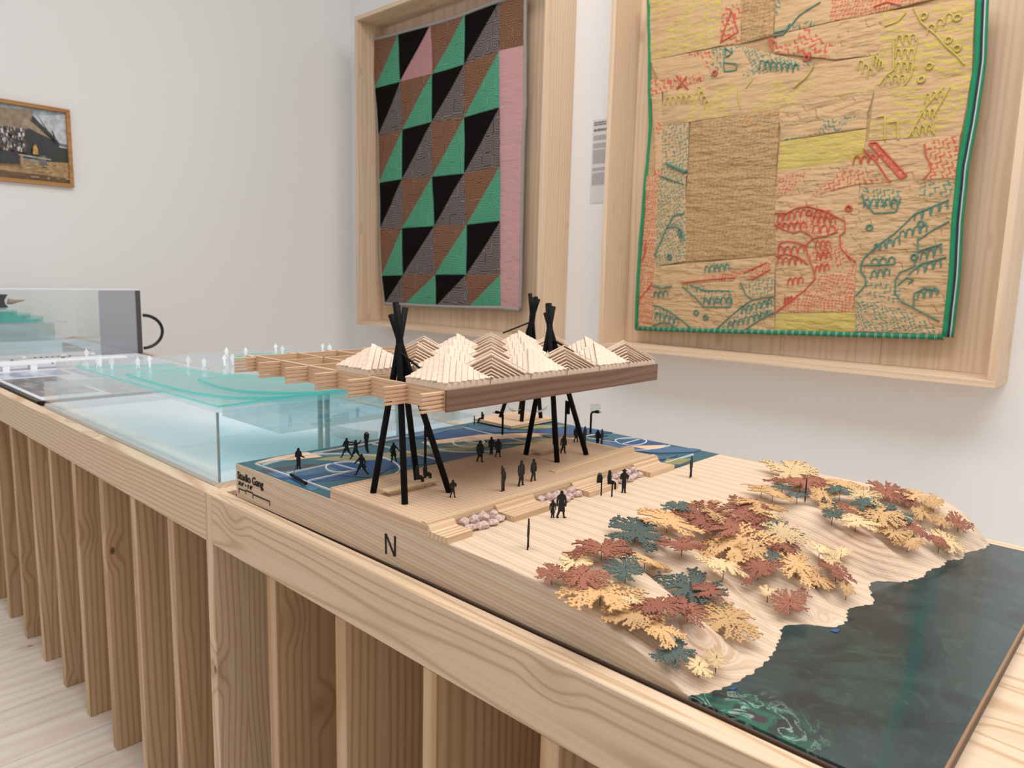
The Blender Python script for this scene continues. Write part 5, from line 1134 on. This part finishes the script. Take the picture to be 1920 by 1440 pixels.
TREES = [(-0.5001,0.6556,0.0288,'L'),(-0.5025,0.7080,0.0382,'R'),(-0.5138,0.7985,0.0368,'D'),(-0.5028,0.6142,0.0181,'R'),(-0.4739,0.6312,0.0252,'R'),(-0.4717,0.7581,0.0300,'G'),(-0.4516,0.6858,0.0241,'D'),(-0.4485,0.8072,0.0272,'R'),(-0.4994,0.8544,0.0401,'G'),(-0.5195,0.9178,0.0201,'D'),(-0.5022,0.9549,0.0313,'G'),(-0.4765,0.9158,0.0413,'R'),(-0.4618,0.9359,0.0264,'G'),(-0.4310,0.9064,0.0304,'R'),(-0.4175,0.8885,0.0397,'G'),(-0.3921,0.8116,0.0302,'L'),(-0.3724,0.8675,0.0251,'R'),(-0.4066,0.7582,0.0356,'D'),(-0.3845,0.7602,0.0182,'R'),(-0.4437,0.6268,0.0397,'G'),(-0.4146,0.6429,0.0116,'L'),(-0.3860,0.6585,0.0298,'R'),(-0.3685,0.6845,0.0208,'R'),(-0.4006,0.6277,0.0293,'G'),(-0.3703,0.6341,0.0254,'G'),(-0.3486,0.7408,0.0306,'G'),(-0.3461,0.6232,0.0220,'D'),(-0.3244,0.6326,0.0144,'L'),(-0.3171,0.6540,0.0124,'L'),(-0.3499,0.8484,0.0105,'L'),(-0.4481,0.9911,0.0334,'R'),(-0.4472,1.0261,0.0429,'G'),(-0.4573,1.0972,0.0293,'G'),(-0.4826,1.1126,0.0223,'G'),(-0.4972,1.2655,0.0557,'L'),(-0.4507,1.1898,0.0388,'R'),(-0.4371,1.2395,0.0261,'R'),(-0.4047,1.2418,0.0328,'G'),(-0.4621,1.1445,0.0164,'D'),(-0.4267,1.1175,0.0158,'D'),(-0.4008,1.1539,0.0252,'G'),(-0.3867,1.1878,0.0212,'D'),(-0.3838,1.1491,0.0174,'D'),(-0.3529,1.1936,0.0259,'L'),(-0.3394,1.2596,0.0294,'R'),(-0.3101,1.2674,0.0180,'R'),(-0.3030,1.2804,0.0189,'G'),(-0.2731,1.2808,0.0186,'G'),(-0.3447,1.1690,0.0189,'D'),(-0.3189,1.1838,0.0220,'D'),(-0.2986,1.1888,0.0210,'D'),(-0.3164,1.1575,0.0288,'G'),(-0.3601,1.1445,0.0171,'R'),(-0.3753,1.0987,0.0159,'G'),(-0.3593,1.0810,0.0148,'D'),(-0.3280,1.0868,0.0261,'L'),(-0.2827,1.2534,0.0209,'G'),(-0.2568,1.2603,0.0141,'G'),(-0.2743,1.1822,0.0207,'R'),(-0.2372,1.2797,0.0191,'R'),(-0.2916,1.1409,0.0203,'G'),(-0.2713,1.1430,0.0209,'G'),(-0.2377,1.2300,0.0249,'L'),(-0.2360,1.1981,0.0181,'R'),(-0.3853,0.9617,0.0285,'L'),(-0.3974,0.9745,0.0119,'D'),(-0.3722,0.9804,0.0118,'D'),(-0.3800,0.9424,0.0288,'R'),(-0.3648,0.8891,0.0109,'D'),(-0.3363,0.8971,0.0317,'G'),(-0.3188,0.9229,0.0245,'G'),(-0.3371,0.9764,0.0201,'L'),(-0.3173,0.9683,0.0197,'L'),(-0.3044,0.9488,0.0186,'R'),(-0.2855,0.9350,0.0134,'G'),(-0.3210,0.8454,0.0218,'R'),(-0.3900,0.8860,0.0160,'G'),(-0.4429,0.9725,0.0199,'R'),(-0.4190,0.9984,0.0161,'L'),(-0.3268,1.0313,0.0134,'L')]
rt = random.Random(21); cntc = {}
right = Vector((.729, .684)); fwd = Vector((-.6745, .7242))
order = sorted(range(len(TREES)), key=lambda i: (TREES[i][0]*right.x+TREES[i][1]*right.y)/(TREES[i][0]*fwd.x+TREES[i][1]*fwd.y))
for i in order:
    x, y, R_, kc = TREES[i]; c, nm, sn = TC[kc]
    k = cntc.get(kc, 0); cntc[kc] = k+1
    y = min(y, 1.328)
    if x > shore_sharp(y)-.012: x = shore_sharp(y)-.012
    z = T+max(terrain(x, y), .0025)
    hgt = .015+rt.uniform(0, .004)
    gx = (terrain(x+.012, y)-terrain(x-.012, y))/.024; gy = (terrain(x, min(y+.012, 1.33))-terrain(x, y-.012))/.024
    t = thing('paper_tree', '%s lace-cut paper tree, %s %s tree from the left on the wooden bank' % (nm, ORD[k], sn), 'tree', 'lace-cut paper trees on the bank')
    t.location = (x, y, z)
    can = link('canopy', canopy[(kc, (i*7+i//4) % 4)], t); can.location.z = hgt; R_ *= 1.3; can.scale = (R_, R_, R_)
    nrm = Vector((-gx*.75+rt.uniform(-.1, .1), -gy*.75+rt.uniform(-.1, .1), 1)).normalized()
    can.rotation_euler = (nrm.to_track_quat('Z', 'Y') @ Matrix.Rotation(rt.uniform(0, 6.28), 3, 'Z').to_quaternion()).to_euler()
    st = link('stem', sm_, t); st.scale = (.016, .016, hgt+.004); st.location.z = -.0015
# two scraps of blue on the resin
for (pts_, lb) in (([(-0.2716,0.8438),(-0.2701,0.8567),(-0.2642,0.8571),(-0.264,0.8462)], 'tiny blue boat shape in the dark water below the middle bank'), ([(-0.2974,0.6443),(-0.2962,0.651),(-0.2924,0.6535),(-0.2928,0.6463)], 'tiny blue boat shape in the green swirls at the front corner')):
    tag(MB().prism(pts_, T+.0026, T+.0034).build('boat', plain('boat_blue', (38, 80, 124), .35)), lb, 'boat', 'tiny blue boats')
# ------------------------------------------------------------------ clear acrylic model on the left table
M['frost'] = plain('white_base_sheet', (238, 247, 255), .3)
M['mint'] = clear('mint_acrylic', (234, 250, 251), .08, .08, .12, (96, 236, 214), (214, 246, 248))
M['mint_edge'] = clear('mint_acrylic_edge', (150, 240, 230), .1, .2, .6, (60, 236, 212), (150, 240, 230))
M['pale'] = clear('pale_frosted_acrylic', (250, 253, 255), .07, .12, .09, (244, 247, 248))
M['side'] = clear('clear_acrylic_wall', (252, 254, 254), .10, .015)
M['edge'] = clear('clear_acrylic_edge', (200, 214, 212), .2, .1, .5, (190, 204, 204))
M['whitefig'] = plain('white_card', (242, 244, 246), .6)
am = thing('acrylic_park_model', 'clear acrylic park model with mint contour layers over a bright white base', 'model', 'clear acrylic models')
AX0, AX1, AY0, AY1 = -2.44, -1.327, .613, 1.325
AZ = .136
MB().box(AX0, AX1, AY0, AY1, T-.0118, T+.0005, c=.001).build('base_sheet', M['frost'], am)
MB().box(-2.30, AX1, AY0, AY0+.004, T+.0006, T+AZ-.001).build('front_wall', M['side'], am)
MB().box(AX1-.004, AX1, AY0+.0042, AY1, T+.0006, T+AZ-.001).build('right_wall', M['side'], am)
MB().box(-2.30, AX1-.0042, AY1-.004, AY1, T+.0006, T+AZ-.001).build('back_wall', M['side'], am)
MB().box(-2.304, -2.3002, AY0, AY1, T+.0006, T+AZ-.001).build('left_wall', M['pale'], am)
MB().box(AX1-.0035, AX1+.0003, AY0-.0003, AY0+.0035, T+.0006, T+AZ-.001).build('corner_edge', M['edge'], am)
MB().box(AX0, -2.305, AY0, AY0+.004, T+.0006, T+.062).build('low_front_wall', M['side'], am)
MB().box(AX0, AX0+.004, AY0+.0042, AY1, T+.0006, T+.062).build('low_left_wall', M['side'], am)
MB().box(AX0, -2.305, AY0, AY1, T+.0622, T+.0656).build('low_top', M['pale'], am)
MB().box(-2.304, AX1, AY0, AY1, T+AZ-.0009, T+AZ+.0025).build('top_sheet', M['pale'], am)
def layer(poly, z0, z1, nm='contour_layer'):
    b = MB(); b.prism(poly, z0, z1); b.mi = [0, 0]+[1]*(len(b.f)-2)
    return b.build(nm, [M['mint'], M['mint_edge']], am)
ZL = T+AZ+.0027
cl = lambda P: [(min(max(x, -2.303), AX1-.0005), min(max(y, AY0+.0003), AY1-.0005)) for x, y in P]
layer(cl([(-2.1346,0.5855),(-1.3573,0.629),(-1.3854,0.8667),(-1.3869,1.0459),(-1.4415,1.1533),(-1.5352,1.0273),(-1.692,0.9126),(-1.7886,0.8483),(-1.9778,0.8067),(-2.0489,0.8289)]), ZL, ZL+.0035)
layer(cl(curve([(-1.8924,0.6514),(-1.6832,0.6498),(-1.534,0.6567),(-1.4307,0.6882),(-1.3793,0.7428),(-1.3479,0.838)])+[(-1.3577,1.0239),(-1.4102,1.1284),(-1.5022,1.0052),(-1.647,0.8883),(-1.7408,0.8255),(-1.9131,0.7801)]), ZL+.0037, ZL+.0070)
layer(cl(curve([(-1.6879,0.7361),(-1.5596,0.7267),(-1.4771,0.7346),(-1.4047,0.781),(-1.357,0.8541)])+[(-1.3419,1.012),(-1.3796,1.1039),(-1.4699,0.9835),(-1.6114,0.869),(-1.6958,0.8174)]), ZL+.0072, ZL+.0105)
layer(cl([(-2.1555,1.058),(-2.1851,1.1256),(-2.1228,1.2206),(-2.0588,1.3785),(-2.002,1.4658),(-1.8082,1.3637),(-1.7955,1.064),(-1.9084,1.0302),(-2.0476,1.0128)]), ZL, ZL+.0035)
layer(cl(curve([(-2.0765,1.0224),(-2.053,1.0573),(-1.9904,1.0748),(-1.9095,1.0975)])+[(-1.9057,1.2758),(-1.9945,1.3354),(-2.0577,1.1831),(-2.1051,1.0843)]), ZL+.0037, ZL+.0070)
# underside volume, posts and lower floor seen through the walls
MB().box(-1.60, -1.345, .752, 1.03, T+.072, T+AZ-.0011).build('hung_volume', clear('pale_blue_volume', (234, 246, 247), .10, .05, .12, (214, 234, 238)), am)
for (x, y) in ((-1.43, .90), (-1.44, .925), (-1.40, 1.10), (-1.56, 1.22), (-1.72, 1.10)):
    MB().box(x-.004, x+.004, y-.004, y+.004, T+.0007, T+AZ-.0012).build('post', M['edge'], am)
MB().box(-1.52, -1.34, .93, 1.318, T+.040, T+.0428).build('lower_floor', M['pale'], am)
MB().box(-1.9, -1.34, 1.15, 1.318, T+.083, T+.0858).build('lower_floor', M['pale'], am)
b = MB()
arcp = [(-1.50+.16*math.cos(a), 1.16+.16*math.sin(a)) for a in [math.radians(190+i*8) for i in range(16)]]
for (p, q) in zip(arcp, arcp[1:]): b.add([(p[0], p[1], T+.0007), (q[0], q[1], T+.0007), (q[0], q[1], T+.03), (p[0], p[1], T+.03)], [(0, 1, 2, 3)])
b.build('curved_rail', M['edge'], am)
wf = {}
for pose, arms in (('stand', 'down'), ('walk', 'down'), ('stand', 'phone')):
    me = fig_mesh(pose, arms, ()).copy(); me.materials.clear(); me.materials.append(M['whitefig']); wf[(pose, arms)] = me
ks = list(wf)
WF = [(-2.2733,0.6819),(-2.0648,0.6456),(-2.0953,0.6605),(-2.0142,0.6607),(-1.9993,0.7187),(-2.0152,0.754),(-1.9601,0.8317),(-1.8848,0.8411),(-1.9285,0.9168),(-1.9383,0.9445),(-2.115,1.013),(-2.1434,1.1891),(-2.0771,1.1758),(-2.0845,1.0582),(-2.0765,1.3209),(-2.0396,1.3473),(-2.034,1.3558)]
WORD = {k: ORD[r] for r, k in enumerate(sorted(range(len(WF)), key=lambda k: (WF[k][0]*right.x+WF[k][1]*right.y)/(WF[k][0]*fwd.x+WF[k][1]*fwd.y)))}
for i, (x, y) in enumerate(cl(WF)):
    y = min(max(y, AY0+.006), AY1-.006); x = max(x, -2.296)
    z = ZL if (i in (0, 4, 5, 6, 7)) else ZL+.0005
    o = link('scale_figure', wf[ks[i % 3]]); o.location = (x, y, z+.0034); o.rotation_euler.z = view_yaw(x, y)+math.radians(20*(i % 3)-20); o.scale = (.030,)*3
    tag(o, 'tiny white cutout figure on the mint acrylic model, %s from the left' % WORD[i], 'figure', 'white figures on the acrylic model')
for i, (px, py, pz) in enumerate(((-1.46, .99, .0009), (-1.70, .98, .0009), (-1.50, 1.05, .0433), (-1.40, 1.2, .0433), (-1.8, 1.2, .0009))):
    o = link('scale_figure', wf[ks[i % 3]]); o.location = (px, py, T+pz); o.rotation_euler.z = view_yaw(px, py); o.scale = (.030,)*3
    tag(o, 'tiny white cutout figure inside the acrylic model, %s'  % ('by the front posts', 'alone on the base sheet', 'on the lower floor near its front', 'on the lower floor near the right wall', 'under the back floor')[i], 'figure', 'white figures inside the acrylic model')

# ------------------------------------------------------------------ black presentation board with prints and white models, far left
bd = thing('presentation_board', 'black board with printed photographs lying in the far left table', 'board')
def rrect(x0, x1, y0, y1, r, n=5):
    out = []
    for (cx, cy_, a0) in ((x1-r, y1-r, 0), (x0+r, y1-r, 90), (x0+r, y0+r, 180), (x1-r, y0+r, 270)):
        for i in range(n+1):
            a = math.radians(a0+90*i/n); out.append((cx+r*math.cos(a), cy_+r*math.sin(a)))
    return out
MB().prism(rrect(-4.6, -2.475, .605, 1.33, .015), T-.0118, T+.0025).build('board', plain('board_black', (14, 14, 16), .3), bd)
def print_mat(name, cols, sc):
    b = NB(name); co = b.coord(0); nz = b.n('ShaderNodeTexNoise', {'Vector': b.n('ShaderNodeMapping', {0: co, 3: (1, 3, 1)}), 'Scale': sc, 'Detail': 4.0, 'Distortion': .6}).outputs[0]
    c = b.mix(b.smooth(nz, .38, .5), lin(cols[0]), lin(cols[1])); c = b.mix(b.smooth(nz, .5, .66), c, lin(cols[2]))
    b.set(b.b.inputs['Base Color'], c); b.b.inputs['Roughness'].default_value = .25; return b.m
sea = print_mat('sunset_print', ((62, 60, 68), (112, 106, 110), (176, 154, 150)), 9); gry = print_mat('grey_print', ((108, 112, 108), (140, 142, 138), (170, 168, 160)), 16); blu = print_mat('blue_print', ((120, 140, 176), (160, 176, 204), (206, 214, 226)), 6)
paper = plain('print_paper', (226, 228, 236), .4)
MB().box(-3.9, -2.49, .62, 1.31, T+.0026, T+.0029).build('print_sheet', paper, bd)
for (x0, x1, y0, y1, m) in ((-3.02, -2.56, .635, .80, sea), (-2.86, -2.50, .815, .95, gry), (-3.2, -3.05, .64, .86, blu), (-3.2, -2.9, .88, 1.28, blu)):
    MB().box(x0, x1, y0, y1, T+.0030, T+.0033).build('photo_print', m, bd)
wm = plain('white_model_card', (244, 246, 250), .5)
for (X0, X1, ya, yb_, z0, z1, col, lb) in ((-3.30, -3.255, .66, 1.130, .022, .036, wm, 'long white building model raised on little legs, nearer of two'), (-3.46, -3.41, .64, 1.055, .030, .042, plain('grey_model_card', (200, 200, 202), .6), 'long pale grey building model raised on little legs, farther of two')):
    t = thing('building_model', lb, 'model', 'long building models on the black board')
    MB().box(X0, X1, ya, yb_, T+z0, T+z1, c=.001).build('building_bar', col, t)
    for u in (.03, .12, .30, .47): 
        if ya+u+.03 < yb_: MB().box(X0+.003, X1-.001, ya+u, ya+u+.022, T+.0031, T+z0-.0001).build('leg', col, t)
    for u in (.15, .29, .40): MB().box(X1+.0002, X1+.0016, ya+u, ya+u+.014, T+z0+.003, T+z1-.003).build('window_box', wm, t)
    for k in range(7): MB().box(X1+.0002, X1+.0008, ya+.19+k*.021, ya+.19+k*.021+.008, T+z0+.0005, T+z0+.0035).build('window', M['black'], t)

# ------------------------------------------------------------------ big clear vitrine with a second layered model, far left
vt = thing('vitrine', 'large clear acrylic display case with a greyer stretch of end wall, far left', 'vitrine')
VX1, VX0, VY0, VY1, VZ = -3.64, -4.55, .63, 1.332, .296
MB().box(VX1-.006, VX1, VY0, 1.155, T+.0034, T+VZ).build('end_wall', M['side'], vt)
MB().box(VX1-.006, VX1, 1.1552, VY1, T+.0034, T+VZ).build('end_panel', clear('grey_acrylic', (235, 235, 240), .14, .05, .42, (206, 206, 212)), vt)  # far stretch of the end wall, greyer and less clear
MB().box(VX1-.003, VX1+.0025, VY1-.02, VY1+.001, T+.0034, T+VZ).build('corner_post', clear('dark_acrylic_edge', (120, 112, 114), .2, .1, .6, (112, 104, 106)), vt)
MB().box(VX0, VX1-.0062, VY0, VY0+.006, T+.0034, T+VZ).build('front_wall', M['side'], vt)
MB().box(VX0, VX1-.0062, VY1-.006, VY1, T+.0034, T+VZ).build('back_wall', M['side'], vt)
MB().box(VX0-.0062, VX0-.0002, VY0, VY1, T+.0034, T+VZ).build('far_wall', M['side'], vt)
MB().box(VX0-.006, VX1, VY0, VY1, T+VZ+.0002, T+VZ+.0065).build('lid', M['side'], vt)
MB().box(VX1-.007, VX1+.001, VY0, VY1, T+VZ+.0003, T+VZ+.008, c=.001).build('lid_edge', plain('bright_polished_edge', (226, 226, 234), .12, spec=.8), vt)
MB().box(VX0, VX1-.0064, VY0+.0064, VY1-.0064, T+.0035, T+.005).build('floor_sheet', plain('pale_blue_sheet', (206, 220, 234), .35), vt)
for (x0, x1, y0, y1) in ((-4.05, -3.86, 1.07, 1.18), (-4.28, -4.10, 1.09, 1.2), (-3.84, -3.72, .7, .9), (-4.5, -4.3, 1.09, 1.2)):
    MB().box(x0, x1, y0, y1, T+.0052, T+.0056).build('photo_print', gry, vt)
gl = thing('layered_acrylic_model', 'mint and white layered acrylic hill model inside the far left display case', 'model', 'clear acrylic models')
def ell(cx, cy_, rx, ry, n=28, k=.12): return [(cx+rx*math.cos(2*math.pi*i/n)*(1+k*math.sin(3*2*math.pi*i/n)), cy_+ry*math.sin(2*math.pi*i/n)) for i in range(n)]
MB().box(-4.35, -3.76, .72, 1.03, T+.0058, T+.070).build('white_plinth', plain('pale_plinth', (214, 226, 230), .4), gl)
MB().box(-4.37, -3.74, .70, 1.05, T+.0702, T+.076).build('clear_sheet', M['pale'], gl)
MB().box(-4.33, -3.78, .73, 1.01, T+.0762, T+.146).build('clear_block', clear('hill_block', (240, 247, 247), .1, .05, .2, (222, 234, 234)), gl)
MB().box(-4.37, -3.74, .70, 1.05, T+.1462, T+.153).build('clear_sheet', M['pale'], gl)
for k, (cx, r) in enumerate(((-3.98, .21), (-3.99, .165), (-4.0, .12))):
    b = MB(); b.prism(ell(cx, .86-.015*k, r, r*.72), T+.1532+.0135*k, T+.1664+.0135*k); b.mi = [0, 0]+[1]*(len(b.f)-2); b.build('mint_layer', [M['mint'], M['mint_edge']], gl)
b = MB(); b.prism(ell(-3.96, .80, .12, .07), T+.194, T+.206); b.build('white_layer', M['pale'], gl)
hb = thing('dark_hat_model', 'black block with a tan curved piece standing inside the far left display case', 'model')
MB().tube([(-4.02, .842, T+.2065), (-4.02, .842, T+.222), (-4.02, .842, T+.24), (-4.02, .842, T+.265)], [.05, .038, .036, .05], 16).build('black_block', M['black'], hb, smooth=True)
MB().tube([(-3.985, .882, T+.236), (-3.98, .895, T+.233), (-3.975, .91, T+.235), (-3.97, .945, T+.241)], [.014, .012, .008, .002], 8).build('tan_fin', plain('tan_leather', (176, 146, 116), .6), hb, smooth=True)
cb_ = MB(); rr_ = .078; cb_.tube([(VX1+.012+.004*math.sin(a), VY1+.001+rr_*math.cos(a)*1.15*(1), T+.104+rr_*math.sin(a)) for a in [math.radians(-88+i*8) for i in range(23)]], .0075, 8)
tag(cb_.build('handle_loop', plain('black_rubber', (16, 16, 18), .4), vt, smooth=True))
